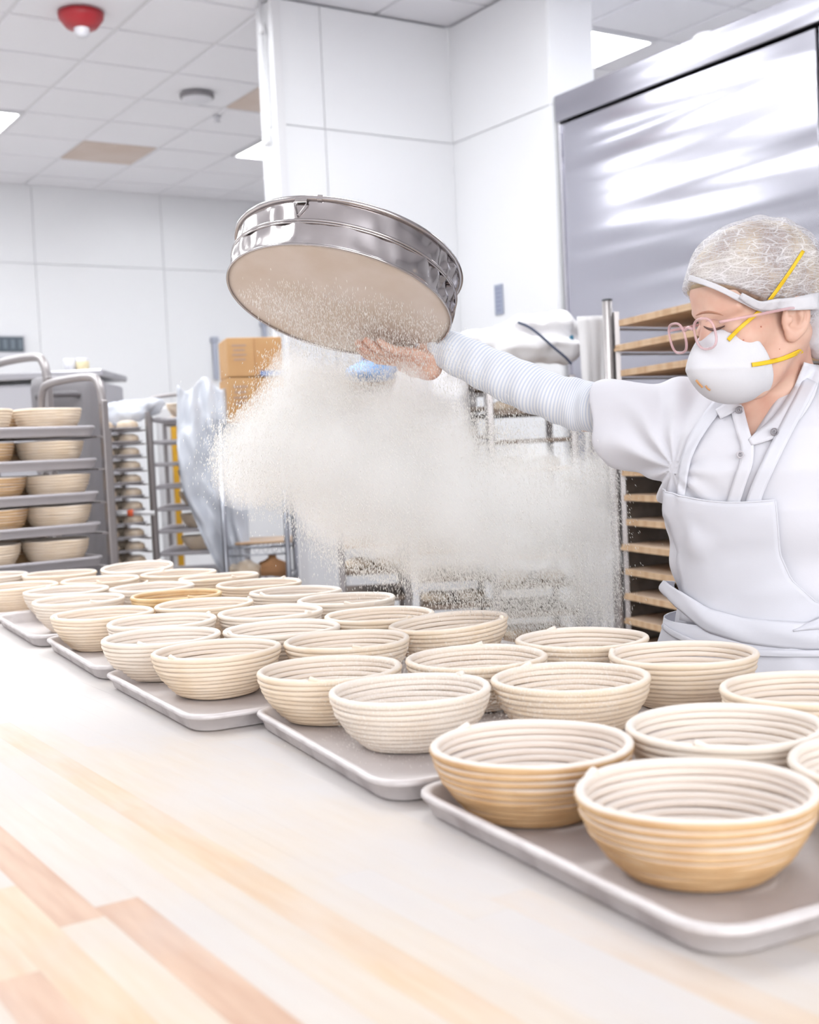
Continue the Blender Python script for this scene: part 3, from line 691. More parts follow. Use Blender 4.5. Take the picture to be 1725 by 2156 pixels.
# wire shelving with boxes, boards and paper sacks
D5 = 5.35; o5 = Wq(598, 1000, D5)
chrome = mk('chrome_wire', srgb(176, 178, 186), .28, .85)
z_a, z_b, z_c, z_t = Zlev(1152, 540, D5), Zlev(1200, 540, D5) - .02, Zlev(884, 540, D5), Zlev(884, 540, D5)
sh = empty('wire_shelving', (o5[0], o5[1], 0), YAW + .02, 'chrome wire shelving unit carrying cardboard boxes, left of the wall column', 'shelving')
wS, dS = .27, .42
for (x, y) in ((0, 0), (-wS, 0), (-wS, dS), (0, dS)): MB().cyl((x, y, 0), (x, y, z_t + .01), .013, 10).build('post', chrome, sh, True)
for zi, z in enumerate((z_t - .015, z_a, z_b - .03, .35)):
    b = MB()
    for y in (0, dS):
        b.cyl((-wS, y, z), (0, y, z), .004, 6).cyl((-wS, y, z - .035), (0, y, z - .035), .004, 6)
        n_ = 14
        P = [(-wS + wS * k / n_, y, z - (.035 if k % 2 else 0)) for k in range(n_ + 1)]; b.tube(P, .003, 5)
    for x in (0, -wS): b.cyl((x, 0, z), (x, dS, z), .004, 6)
    for k in range(1, 12): b.cyl((-wS + wS * k / 12, 0, z + .004), (-wS + wS * k / 12, dS, z + .004), .0025, 5)
    b.build('wire_shelf', chrome, sh, True)
def carton(name, px, py, z, sx, sy, sz, lab, rz=0, mat=cardboard, tape=True, marks=True):
    t = empty(name, (px, py, z), rz, lab, 'box', 'cardboard boxes on the wire shelving')
    MB().box((0, 0, sz / 2), (sx, sy, sz), bev=.003).build('carton', mat, t)
    MB().box((0, 0, sz + .001), (sx - .004, .05, .002)).build('tape', mk('tape', srgb(210, 180, 140), .3), t)
    MB().box((0, -sy / 2 - .001, sz * .5), (.0015, .003, sz - .004)).build('flap_seam', cardboard_dark, t)
    if marks:
        for k in range(4):
            MB().box((-sx * .28, -sy / 2 - .0012, sz * (.8 - .12 * k)), (sx * (.26 - .05 * (k % 2)), .0016, sz * .045)).build('printed_mark', mk('box_print', srgb(178, 150, 134), .8), t)
    return t
zs = z_t - .01
p = on_rack(sh, (-.135, .16, 0)); bw = .25
c1 = carton('cardboard_box', p[0], p[1], zs, bw, .26, Zlev(793, 515, D5) - zs - .004, 'lower cardboard box of two stacked on the wire shelving', YAW + .28)
z2 = Zlev(793, 515, D5)
c2 = carton('cardboard_box', p[0], p[1], z2, bw - .01, .26, Zlev(711, 515, D5) - z2, 'upper cardboard box of two stacked on the wire shelving', YAW + .28)
t = MB().box((0, 0, 0), (.10, .006, .022)).build('blue_label', mk('label_blue', srgb(110, 136, 190), .6), c2, False, (.07, -.134, .012))
t = empty('white_carton', on_rack(sh, (.04, .02, zs)), YAW + .02, 'white carton with rounded edge beside the lower cardboard box', 'box')
MB().box((0, 0, .07), (.13, .2, .14), bev=.012).build('carton', clearish, t)
for k in range(3): MB().box((-.01, -.102, .10 - .02 * k), (.07, .002, .006)).build('printed_line', mk('red_print', srgb(200, 140, 140), .7), t)
b = MB().box((0, 0, 0), (.25, .3, .012), bev=.003); o = b.build('cutting_board', wood_board, None, False, on_rack(sh, (-.12, .2, z_a + .014))); o.rotation_euler = (0, 0, YAW + .1)
setp(o, 'flat pale board lying on the middle wire shelf under the flour cloud', 'board')
for k, (x, y, s, m_, lab) in enumerate(((-.2, .1, .075, crust, 'pale folded paper sack on the lower wire shelf, left'), (-.08, .12, .07, cardboard_dark, 'brown paper sack on the lower wire shelf, right'))):
    t = empty('paper_sack', on_rack(sh, (x, y, z_b - .02)), YAW + .3 * k, lab, 'sack')
    V = []; F = []; n_ = 12
    for (z, r) in ((0, 1), (.03, 1.08), (.055, .85), (.07, .5), (.085, .15)):
        for a in range(n_):
            tt = 2 * pi * a / n_; V.append((s * r * math.cos(tt) * (1 + .1 * math.sin(3 * tt + k)), s * r * .8 * math.sin(tt), z + .008 * math.sin(2 * tt + z * 60)))
    for i in range(4):
        for j in range(n_): F.append((i * n_ + j, i * n_ + (j + 1) % n_, (i + 1) * n_ + (j + 1) % n_, (i + 1) * n_ + j))
    F += [tuple(range(n_ - 1, -1, -1)), tuple(range(4 * n_, 5 * n_))]
    mesh('sack_body', V, F, m_, t, True)
    MB().box((0, 0, .085), (s * .5, .01, .02), bev=.002).build('folded_top', m_, t)

# racks in the middle behind the flour
brownm = mk('old_tray', srgb(150, 134, 122), .6, .3)
D6 = 4.6
for (uR, wR, dep, nm, lab, seed) in ((848, .25, 4.75, 'mesh_tray_rack', 'grey rack of brown trays behind the left half of the flour cloud', 1), (1034, .30, 4.6, 'mesh_tray_rack', 'grey rack of brown trays behind the middle of the flour cloud', 2), (1212, .30, 4.45, 'mesh_tray_rack', 'grey rack of trays under the white cloth bundle', 3)):
    oo = Wq(uR, 1000, dep); tz = Zlev(792, uR - 60, dep)
    rr_ = rack(nm, lab, oo, YAW + .06, wR, .5, [], tz, .016, hook=False, mat=(post_white if seed == 2 else rack_steel))
    z = tz - .02; k = 0
    while z > .4:
        o = MB().box((0, 0, 0), (wR - .01, .48, .016), bev=.004).build('tray', brownm if k % 3 else wood_board, None, False, on_rack(rr_, (-wR / 2, .25, z)))
        o.rotation_euler = (0, 0, rr_.rotation_euler.z)
        setp(o, f'{names[k]} tray from the top of the rack ' + ['behind the left half of the flour', 'behind the middle of the flour', 'under the white cloth bundle'][seed - 1], 'tray', f'trays in the {["left", "middle", "right"][seed - 1]} rack behind the flour')
        if k % 2 == seed % 2:
            for q_ in range(2):
                q = on_rack(rr_, (-wR * (.27 + .46 * q_), .14, z + .008))
                o = link('dough_piece', LOAF, None, q); o.scale = (1.2, 1.2, 1.1)
                setp(o, f'{["right", "left"][q_]} dough piece on the {names[k]} tray ' + ['behind the left half of the flour', 'behind the middle of the flour', 'under the white cloth bundle'][seed - 1], 'dough', 'dough pieces in the racks behind the flour')
        z -= .105; k += 1
# laundry bundle on the right one: big soft folded cloth with a dark blue edge
def sdf_lumps(P, L_):
    d = None
    for (c, r) in L_:
        q = (P - np.array(c)) / np.array(r); k0 = np.sqrt((q ** 2).sum(-1)); dd = (k0 - 1) * min(r)
        d = dd if d is None else smin(d, dd, .02)
    return d
def smin(a, b, k):
    h = np.clip(.5 + .5 * (b - a) / k, 0, 1); return b * (1 - h) + a * h - k * h * (1 - h)
def smax(a, b, k): return -smin(-a, -b, k)
def surfnet(fn, lo, hi, res, margin=1.5):
    """surface nets over an implicit function, returns verts, quads"""
    lo = np.array(lo, float); hi = np.array(hi, float); n = np.maximum(np.ceil((hi - lo) / res).astype(int) + 1, 3)
    ax = [lo[i] + res * np.arange(n[i]) for i in range(3)]
    v = np.empty(n, np.float32); B = 12; half = res * B * .5
    nb = [int(math.ceil(q / B)) for q in n]
    bx = [lo[i] + res * (np.arange(nb[i]) * B + (B - 1) / 2) for i in range(3)]
    X, Y, Z_ = np.meshgrid(*bx, indexing='ij'); coarse = fn(np.stack([X, Y, Z_], -1)); reach = half * 1.75 * margin
    for a in range(nb[0]):
        for b_ in range(nb[1]):
            for c_ in range(nb[2]):
                sl = (slice(a * B, min((a + 1) * B, n[0])), slice(b_ * B, min((b_ + 1) * B, n[1])), slice(c_ * B, min((c_ + 1) * B, n[2])))
                dcv = coarse[a, b_, c_]
                if abs(dcv) > reach: v[sl] = dcv; continue
                X, Y, Z_ = np.meshgrid(ax[0][sl[0]], ax[1][sl[1]], ax[2][sl[2]], indexing='ij'); v[sl] = fn(np.stack([X, Y, Z_], -1))
    s = v < 0
    c = np.zeros(n - 1, np.int8)
    offs = [(i, j, k) for i in (0, 1) for j in (0, 1) for k in (0, 1)]
    sub = lambda A, o: A[o[0]:n[0] - 1 + o[0], o[1]:n[1] - 1 + o[1], o[2]:n[2] - 1 + o[2]]
    for o in offs: c += sub(s, o)
    act = (c > 0) & (c < 8); idx = np.full(n - 1, -1, np.int32); ai = np.argwhere(act); idx[act] = np.arange(len(ai))
    acc = np.zeros((len(ai), 3)); cn = np.zeros(len(ai))
    for a in offs:
        for d in range(3):
            if a[d]: continue
            b_ = list(a); b_[d] = 1
            va = v[tuple((ai + a).T)]; vb = v[tuple((ai + b_).T)]; m_ = (va < 0) != (vb < 0)
            t = np.where(m_, va / np.where(m_, va - vb, 1), 0)
            p = np.array(a, float) + np.zeros((len(ai), 3)); p[:, d] += t
            acc[m_] += p[m_]; cn[m_] += 1
    V = lo + (ai + acc / cn[:, None]) * res
    Q = []
    for d in range(3):
        e1, e2 = (d + 1) % 3, (d + 2) % 3
        sl = [slice(1, -1)] * 3; sl[d] = slice(0, -1); sl2 = [slice(1, -1)] * 3; sl2[d] = slice(1, None)
        A = s[tuple(sl)]; B = s[tuple(sl2)]
        for flip, M_ in ((False, A & ~B), (True, ~A & B)):
            g = np.argwhere(M_)
            if not len(g): continue
            g = g + np.array([1 if q != d else 0 for q in range(3)])
            def id_(da, db):
                h = g.copy(); h[:, e1] += da; h[:, e2] += db; return idx[tuple(h.T)]
            q = np.stack([id_(-1, -1), id_(0, -1), id_(0, 0), id_(-1, 0)], 1)
            if flip: q = q[:, ::-1]
            Q.append(q)
    Q = np.concatenate(Q); Q = Q[(Q >= 0).all(1)]
    return V, Q
def wob(P, f, ph=(0, 1, 2)):
    return (np.sin(P[..., 0] * f + ph[0] + 1.7 * np.sin(P[..., 1] * f * .6 + ph[1])) + np.sin(P[..., 2] * f * 1.1 + ph[2] + 1.3 * np.sin(P[..., 0] * f * .7)) + np.sin(P[..., 1] * f * .9 + 1.9 * np.sin(P[..., 2] * f * .8))) / 3
def sdfmesh(name, fn, lo, hi, res, mat, parent=None, base=(0, 0, 0), smooth=True):
    V, Q = surfnet(fn, lo, hi, res); return fastmesh(name, V - np.array(base), Q, mat, parent, smooth)
def fpb(P):
    zz = PBAG[1]; d = sdf_lumps(P, [((-.05, .1, zz + .02), (.09, .1, .035)), ((.06, .1, zz + .03), (.08, .1, .04)), ((.0, .0, zz - .01), (.1, .03, .04))]) + .012 * wob(P, 50) + .005 * wob(P, 110, (1, 2, 0))
    return d
sdfmesh('crumpled_film', fpb, (-.2, -.1, zz0 - .08), (.2, .25, zz0 + .1), .008, plastic, PBAG[0])
bc = Cq(1120, 715, 4.45)
bun = empty('cloth_bundle', W([bc[0], bc[1], 0]), YAW, 'bundled white cloth with a dark blue edge lying on top of a rack', 'cloth')
px = 4.45 / 2600
L_ = [((-.10, .1, bc[2] + .0), (.10, .14, .055)), ((.0, .1, bc[2] + .03), (.12, .14, .07)), ((.09, .1, bc[2] + .04), (.10, .14, .065)), ((.14, .1, bc[2] - .01), (.05, .14, .07)), ((.04, .0, bc[2] - .03), (.12, .1, .05)), ((-.02, -.03, bc[2] - .03), (.1, .06, .045)), ((-.20, .12, bc[2] + .0), (.07, .1, .04)), ((-.27, .12, bc[2] - .0), (.06, .1, .035))]
zlow = Zlev(792, 1150, 4.45)
def fb_(P):
    d = sdf_lumps(P, L_) + .014 * wob(P, 34) + .007 * wob(P, 75, (2, 0, 1)); return smax(d, (zlow + .002) - P[..., 2], .01)
sdfmesh('cloth_folds', fb_, (-.4, -.15, zlow - .02), (.25, .3, bc[2] + .16), .007, clothm, bun)
P = smoothpath([(-.055, -.09, bc[2] + .055), (-.02, -.112, bc[2] + .035), (.02, -.125, bc[2] + .0), (.06, -.128, bc[2] - .04), (.10, -.12, bc[2] - .075), (.125, -.10, bc[2] - .10)], 6)
MB().tube(P, .0045, 8).build('blue_edge', mk('navy_tape', srgb(62, 72, 98), .7), bun, True)
MB().box((.135, -.06, bc[2] - .008), (.012, .03, .022), bev=.003).build('teal_tag', mk('teal_tag', srgb(50, 120, 150), .6), bun)
# white sheet hanging down at the right end
def fnd(s, t, x, y, z): return (x * (1 - .25 * min(1, 4 * t)) + .0, y * (.4 + t) - .05 * (1 - t) ** 3, z)
p = Wq(1252, 668, 4.35); o = crumpled('hanging_cloth', clothm, .135, 1.15, 26, 60, .012, 12, loc=p, rz=YAW, fn=fnd, thick=.004)
setp(o, 'long white cloth hanging down between the cloth bundle and the board rack', 'cloth')
# blue bag and white bag over the middle racks
q = Cq(780, 775, 4.55); bb = empty('blue_bag', W([q[0], q[1], 0]), YAW, 'light blue folded bag on the rack just below the worker\'s hand', 'bag')
zb = Zlev(800, 780, 4.55)
def fbb(P):
    d = sdf_lumps(P, [((.03, .08, zb + .045), (.075, .1, .06)), ((-.04, .08, zb + .025), (.06, .1, .035)), ((.05, .06, zb + .06), (.05, .07, .045))]) + .006 * wob(P, 45)
    return smax(d, zb - P[..., 2], .008)
sdfmesh('bag_folds', fbb, (-.15, -.08, zb - .02), (.16, .24, zb + .14), .006, mk('blue_cloth', srgb(150, 182, 228), .7, bump=(60, .3, .004)), bb)
MB().box((-.0, -.045, zb + .075), (.06, .004, .012), bev=.001).build('dark_label', mk('bag_label', srgb(100, 110, 170), .7), bb)
q = Cq(905, 800, 4.5); wb = empty('white_bag', W([q[0], q[1], 0]), YAW, 'slumped white plastic bag beside the blue bag on the rack', 'bag')
zb2 = Zlev(855, 905, 4.5)
def fwb(P):
    return sdf_lumps(P, [((-.04, .05, zb2 + .10), (.09, .08, .1)), ((.06, .05, zb2 + .07), (.08, .08, .12)), ((.1, .03, zb2 - .02), (.05, .06, .1)), ((-.10, .05, zb2 + .02), (.05, .07, .07))]) + .008 * wob(P, 40)
sdfmesh('bag_folds', fwb, (-.25, -.1, zb2 - .16), (.25, .22, zb2 + .24), .008, clothm, wb)

# board rack on the right
D7 = 4.2; o7 = Wq(1293, 1000, D7)
br = empty('board_rack', (o7[0], o7[1], 0), YAW, 'grey steel rack of wooden proofing boards behind the worker', 'rack')
pt = Zlev(635, 1290, D7)
MB().tube([(0, 0, 0), (0, 0, pt)], .0175, 14).build('post', rack_steel, br, True)
MB().lathe([(.0175, pt - .001), (.019, pt + .004), (.012, pt + .007), (.0001, pt + .008)], 14).build('post_cap', dark, br, True)
ux = np.array([math.cos(math.radians(-71.7)), math.sin(math.radians(-71.7))])     # toward the camera, to the right
uy = np.array([math.cos(math.radians(31)), math.sin(math.radians(31))])            # away, to the right
WB, LB = .66, .62
for a, b_ in ((WB, 0), (0, LB), (WB, LB)):
    q = ux * a + uy * b_; MB().tube([(q[0], q[1], 0), (q[0], q[1], pt)], .0165, 12).build('post', rack_steel, br, True)
MB().box((.026, -.005, pt / 2 + .02), (.016, .04, pt - .12)).build('channel', rack_steel, br)
vs = (686, 738, 793, 0, 0, 0, 990, 1044, 1096, 1152, 1206, 1258, 1310)
zs_ = []
zA, zB = Zlev(686, 1305, D7), Zlev(1310, 1305, D7)
NBD = 13
for i in range(NBD + 4):
    z = zA + (zB - zA) * i / (NBD - 1)
    zs_.append(z)
    c = ux * WB / 2 + uy * LB / 2
    for side, (q0, q1) in enumerate((((0, 0), (LB, 0)), ((0, WB), (LB, WB)))):
        a_ = uy * q0[0] + ux * q0[1]; b2 = uy * q1[0] + ux * q1[1]; mid = (a_ + b2) / 2
        MB().box((mid[0], mid[1], z - .012), (LB, .02, .006), rot('Z', math.atan2(uy[1], uy[0]))).build('runner', rack_steel, br)
    off = ux * random.uniform(.005, .02) + uy * random.uniform(-.01, .012)
    for lay in range(2):
        V = []; c0 = off + ux * .01 * lay
        for zz_ in (-.006, .0 + .004):
            for (a, b_) in ((0.01, .012), (WB - .02, .012), (WB - .02, LB), (0.01, LB)):
                q = c0 + ux * a + uy * b_; V.append((q[0], q[1], z + zz_ + .0105 * lay))
        F = [(0, 1, 2, 3), (7, 6, 5, 4), (0, 4, 5, 1), (1, 5, 6, 2), (2, 6, 7, 3), (3, 7, 4, 0)]
        F = [tuple(reversed(f)) for f in F]
        base = W([Cq(1293, 1000, D7)[0], Cq(1293, 1000, D7)[1], 0])
        o = mesh('proofing_board', V, F, wood_board, None, False, (base[0], base[1], 0)); o.rotation_euler = (0, 0, YAW)
        setp(o, f'{"upper" if lay else "lower"} board of the {names[i]} pair from the top of the board rack', 'board', 'wooden boards in the rack behind the worker')
# cloth and dark stuff between the boards at the back of the rack
MB().box((0, 0, 0), (LB - .06, .01, 1.1), None).build('side_panel', mk('rack_back', srgb(146, 134, 124), .8, var=(14, srgb(128, 116, 106), .4, .6)), br, False, tuple(np.append(uy * LB * .52 - ux * .012, .92))).rotation_euler = (0, 0, math.atan2(uy[1], uy[0]))

# ------------------------------------------------------------------ the worker
PB = Cq(1612, 1300, 1.97); PB = np.array([PB[0], PB[1], 0.])
pw = W(PB)
person = empty('person', (pw[0], pw[1], 0), YAW, 'person in white shirt, apron, hairnet and dust mask shaking a flour sieve', 'person')
unit = lambda v: np.asarray(v, float) / np.linalg.norm(v)
def cap(P, a, b, ra, rb=None):
    rb = ra if rb is None else rb; a = np.asarray(a, float); b = np.asarray(b, float)
    ab = b - a; t = np.clip(((P - a) @ ab) / (ab @ ab), 0, 1); return np.linalg.norm(P - a - t[..., None] * ab, axis=-1) - (ra + (rb - ra) * t)
def ell(P, c, r, R=None):
    q = P - np.asarray(c, float)
    if R is not None: q = q @ np.asarray(R)
    r = np.asarray(r, float); k0 = np.linalg.norm(q / r, axis=-1); k1 = np.linalg.norm(q / (r * r), axis=-1); return k0 * (k0 - 1) / np.maximum(k1, 1e-6)
TH0 = math.radians(40)
fb = np.array([-math.sin(TH0), -math.cos(TH0), 0]); rb = np.array([-math.cos(TH0), math.sin(TH0), 0])
CC = Cq(1618, 1000, 1.97); CC = np.array([CC[0], CC[1], 0.])
LZ = [.40, .62, .80, .90, .97, 1.03, 1.10, 1.17, 1.23, 1.29, 1.335, 1.37]
LWd = [.215, .205, .19, .180, .158, .148, .152, .162, .168, .166, .150, .115]
LDp = [.185, .170, .150, .138, .122, .114, .118, .127, .129, .117, .092, .062]
LOf = [.0, .0, .0, .0, .0, .0, .005, .012, .012, .004, -.005, -.012]
def torso(P, grow=0.0):
    z = P[..., 2]; q = P - CC; a = q @ rb; b = q @ fb - np.interp(z, LZ, LOf)
    wd = np.interp(z, LZ, LWd) + grow; dp = np.interp(z, LZ, LDp) + grow
    k = (np.abs(a / wd) ** 2.3 + np.abs(b / dp) ** 2.3) ** (1 / 2.3); return smax((k - 1) * dp * .85, z - 1.375 - grow, .03)
SR = CC + rb * .150 + np.array([0, 0, 1.325]); SL = CC - rb * .155 + np.array([0, 0, 1.32])
EL = Cq(1238, 862, 2.15); WR = Cq(905, 722, 2.285)
HEM = Cq(1285, 880, 2.12)
LEL = SL + np.array([.075, .02, -.27]); LWR = LEL + np.array([-.05, -.20, -.10])
NB_ = Cq(1640, 885, 1.965)
# head frame
HC = Cq(1582, 600, 1.86)
pt_ = math.radians(14); F0 = np.array([-math.cos(math.radians(25)), -math.sin(math.radians(25)), 0]); HL = np.array([.4226, -.9063, 0])
HF = F0 * math.cos(pt_) - np.array([0, 0, 1]) * math.sin(pt_); HT = np.cross(HF, HL); HM = np.stack([HF, HL, HT], 1)
def hl(P): return (P - HC) @ HM
def hw(p): return HC + HM @ np.asarray(p, float)
def head(P):
    q = hl(P); s = q.copy(); s[..., 1] = np.abs(s[..., 1])
    d = ell(q, (-.012, 0, .02), (.094, .073, .066))
    d = smin(d, ell(q, (-.04, 0, -.012), (.066, .066, .066)), .02)
    d = smin(d, ell(q, (.048, 0, -.002), (.052, .058, .056)), .02)
    d = smin(d, ell(q, (.036, 0, -.062), (.055, .055, .064)), .02)
    d = smin(d, ell(s, (.060, .040, -.070), (.024, .017, .020)), .015)
    d = smin(d, cap(s, (-.012, .050, -.088), (.050, .022, -.150), .017, .013), .022)
    d = smin(d, ell(q, (.028, 0, -.118), (.048, .044, .042)), .02)
    d = smin(d, ell(q, (.066, 0, -.150), (.022, .020, .016)), .015)
    d = smin(d, cap(s, (.093, .010, -.022), (.074, .047, -.020), .0075, .006), .012)
    d = smax(d, -ell(s, (.107, .034, -.046), (.019, .020, .013)), .012)
    d = smin(d, ell(s, (.0745, .032, -.048), (.0145, .0155, .0125)), .004)
    d = smin(d, cap(q, (.094, 0, -.030), (.118, 0, -.085), .0075, .0125), .010)
    d = smin(d, ell(s, (.108, .011, -.089), (.009, .007, .007)), .006)
    d = smin(d, ell(q, (.098, 0, -.122), (.010, .020, .006)), .008)
    # ears
    er = (s - np.array([-.006, .071, -.060])); ca, sa = math.cos(.28), math.sin(.28)
    e = np.stack([er[..., 0] * ca + er[..., 2] * sa, er[..., 1] + er[..., 0] * .45 , -er[..., 0] * sa + er[..., 2] * ca], -1)
    ear = ell(e, (0, 0, 0), (.0195, .0065, .031))
    ear = smax(ear, -ell(e, (.001, .006, .001), (.0138, .0075, .0225)), .002)
    ear = smin(ear, ell(e, (-.004, .002, .004), (.0045, .005, .015)), .004)
    ear = smax(ear, -ell(e, (.004, .004, -.006), (.0075, .008, .010)), .003)
    ear = smin(ear, ell(e, (.009, .001, -.004), (.004, .004, .006)), .004)
    ear = smin(ear, ell(e, (.003, .0, -.027), (.009, .005, .009)), .005)
    d = smin(d, ear, .004)
    return d
# sieve frame (needed for the grip)
SB = Cq(714, 640, 2.17); SN = unit(RT * .185 + UP * .94 + FW * .29); SF = unit(FW - SN * (SN @ FW)); SX = np.cross(SF, SN); SRAD = .2
GR = SB + SX * .118 + SF * .135
ang = math.atan2(.135, .118)
PALM = SB + SX * .150 + SF * .12 - SN * .024
fdir = unit(-SX * .93 - SF * .36); side = unit(np.cross(SN, fdir))
def hand_parts():
    """right hand flat under the sieve: palm, four bent fingers, thumb over the edge"""
    kn = [PALM + fdir * .030 + side * o - SN * dz for o, dz in ((-.031, .002), (-.0105, 0), (.0105, .001), (.031, .004))]
    Ls = [(.032, .022, .018), (.038, .026, .020), (.035, .024, .019), (.027, .018, .016)]
    fing = []
    for k, (p, L_) in enumerate(zip(kn, Ls)):
        spread = side * (-.06 + .04 * k) * 1.4
        a = p; pts = [a]
        for j, l in enumerate(L_):
            dr = unit(fdir + spread - SN * (.22 + .02 * k - .30 * j)); a = a + dr * l; pts.append(a)
        fing.append(pts)
    tb_ = [PALM - fdir * .01 + side * -.034 - SN * .006, PALM + fdir * .004 + side * -.052 + SN * .004, PALM + fdir * .018 + side * -.064 + SN * .030, PALM + fdir * .02 + side * -.060 + SN * .052]
    return fing, tb_
FING, THUMB = hand_parts()
def rhand(P):
    A = np.stack([fdir, side, SN], 1)
    d = ell(P, PALM + fdir * .004, (.046, .041, .0145), A)
    d = smin(d, ell(P, PALM - fdir * .022 + side * -.018 - SN * .006, (.03, .018, .015), A), .012)
    d = smin(d, cap(P, PALM - fdir * .03 - SN * .003, WR + (WR - EL) * .02, .021, .024), .018)
    for i, pts in enumerate(FING):
        r0 = (.0098, .0100, .0096, .0086)[i]; f = None
        for j in range(3):
            c_ = cap(P, pts[j], pts[j + 1], r0 - .0008 * j, r0 - .0008 * (j + 1) - (.0006 if j == 2 else 0)); f = c_ if f is None else smin(f, c_, .002)
        d = smin(d, f, .005)
    f = None
    for j in range(3):
        c_ = cap(P, THUMB[j], THUMB[j + 1], .0125 - .0012 * j, .0115 - .0012 * j); f = c_ if f is None else smin(f, c_, .003)
    return smin(d, f, .010)
def lhand(P):
    dr = unit(LWR - LEL); up_ = np.array([0, 0, 1.]); up_ = unit(up_ - dr * (up_ @ dr)); sd = np.cross(up_, dr); A = np.stack([dr, sd, up_], 1)
    c = LWR + dr * .055
    d = smin(ell(P, c, (.045, .038, .014), A), cap(P, LWR, c - dr * .02, .022, .02), .015)
    for k, o in enumerate((-.029, -.010, .010, .029)):
        a = c + dr * .034 + sd * o; f = None
        for j, l in enumerate((.034, .024, .018)):
            b_ = a + unit(dr + sd * (o * 2) - up_ * (.25 + .35 * j)) * l * (1 if k in (1, 2) else .88); c_ = cap(P, a, b_, .0092 - .0007 * j); f = c_ if f is None else smin(f, c_, .002); a = b_
        d = smin(d, f, .005)
    a = c - dr * .02 - sd * .03; b_ = a + unit(dr * .8 - sd * .8 - up_ * .3) * .04; c2 = b_ + unit(dr - sd * .25 - up_ * .4) * .03
    return smin(smin(d, cap(P, a, b_, .013, .011), .01), cap(P, b_, c2, .0108, .0088), .003)
def neckd(P):
    d = cap(P, hw((-.028, 0, -.075)), NB_, .050, .053)
    # the long neck muscle and collar bone
    d = smin(d, cap(P, hw((-.030, .052, -.085)), NB_ + fb * .045 + np.array([0, 0, -.012]), .012, .010), .02)
    return d
def skin(P):
    d = smin(head(P), neckd(P), .022)
    t = smax(torso(P, -.009), 1.13 - P[..., 2], .01)
    t = smin(t, cap(P, NB_ + np.array([0, 0, -.02]), (SR + SL) / 2 + np.array([0, 0, -.05]), .06, .09), .03)
    t = smin(t, cap(P, SR, SL, .038), .03)
    d = smin(d, t, .035)
    arm = smin(cap(P, SR, EL, .042, .034), cap(P, EL, WR, .034, .023), .02)
    d = smin(d, arm, .03); d = smin(d, rhand(P), .012)
    arm = smin(cap(P, SL, LEL, .042, .034), cap(P, LEL, LWR, .034, .023), .02)
    d = smin(d, smin(arm, lhand(P), .01), .03)
    return d
skin_mat = mk('skin', srgb(230, 190, 170), .5, sss=.12, spec=.35, var=(26, srgb(222, 172, 152), .38, .7))
lo = np.minimum(np.minimum(WR, PALM), LWR) - .13; lo[2] = 1.125; hi = np.array([SL[0] + .16, SR[1] + .35, HC[2] + .12]); hi[1] = max(PALM[1], WR[1]) + .1
lo[1] = min(LWR[1], HC[1]) - .16; lo[2] = LWR[2] - .12
skin_o = sdfmesh('skin', skin, lo, hi, .0023, skin_mat, person, PB)
# --- shirt
shirt_mat = mk('shirt_cotton', srgb(230, 229, 236), .85, spec=.2, sheen=.1, bump=(420, .12, .0006))
def folds(P, c, sc, ph): return np.sin(((P - c) @ np.array(sc)) + ph)
ARM = unit(HEM - SR); AV = unit(np.cross(ARM, np.array([0, 1., 0]))); ARMPIT = Cq(1440, 985, 2.0)
def shirt(P, cut=True):
    d = torso(P, .0)
    d = smax(d, .86 - P[..., 2], .01)
    d = smin(d, cap(P, SR + np.array([0, 0, -.006]), SL + np.array([0, 0, -.006]), .052), .035)
    # right sleeve, falling open below
    sl = cap(P, SR + np.array([0, 0, -.018]), HEM, .066, .066)
    sl = smin(sl, cap(P, Cq(1420, 930, 2.03), Cq(1305, 925, 2.09), .052, .052), .03)
    hemn = unit(ARM + np.array([0, 0, -.16])); hd = (P - HEM) @ hemn
    sl = smax(sl, hd - .012, .004)
    sl = smax(sl, -smax(cap(P, HEM - ARM * .09 + FW * .012, HEM + ARM * .08 + FW * .006, .053, .058), -(hd + .06), .01), .004)
    sl = smax(sl, -smax(cap(P, Cq(1345, 935, 2.105), Cq(1270, 925, 2.135), .036, .040), -(hd + .06), .01), .004)
    # radiating folds from the armpit
    q = P - ARMPIT; u_ = q @ ARM; v_ = q[..., 2]; r_ = np.sqrt(u_ ** 2 + v_ ** 2 + .0004); a_ = np.arctan2(v_, u_)
    amp = .0050 * np.exp(-((r_ - .10) / .09) ** 2) * (np.clip((q @ ARM + .10) / .12, 0, 1))
    fl = np.sin(a_ * 11 + 9 * r_ + .8 * np.sin(r_ * 40)) * amp
    sl2 = cap(P, SL, LEL - (LEL - SL) * .18, .066, .068); sl2 = smax(sl2, (P - (LEL - (LEL - SL) * .2)) @ unit(LEL - SL), .004)
    d = smin(d, sl, .035); d = smin(d, sl2, .035)
    # soft drapes of the shirt body
    z = P[..., 2]; b = np.exp(-((z - 1.10) / .10) ** 2)
    d = d + fl + .0035 * b * np.sin(P[..., 2] * 60 + 14 * (P @ rb) + 2 * np.sin((P @ fb) * 20)) + .0015 * wob(P, 30)
    if cut:
        qq = P - CC; a = qq @ rb; f_ = qq @ fb; zv = 1.262
        # neck hole + V opening down the front
        xx = P[..., 0]; v = np.maximum(.5150 - xx, xx - (.519 + (z - 1.279) * .77)); v = np.where(f_ > .0, v, 1.); v = np.maximum(v, 1.270 - z)
        hole = cap(P, NB_ - np.array([0, 0, .03]), NB_ + np.array([0, 0, .12]), .060, .075)
        d = smax(d, -np.minimum(v, hole), .003)
    return d
lo = np.array([HEM[0] - .06, min(SL[1], CC[1]) - .22, .85]); hi = np.array([SL[0] + .17, SR[1] + .14, 1.46])
shirt_o = sdfmesh('shirt', shirt, lo, hi, .0032, shirt_mat, person, PB)
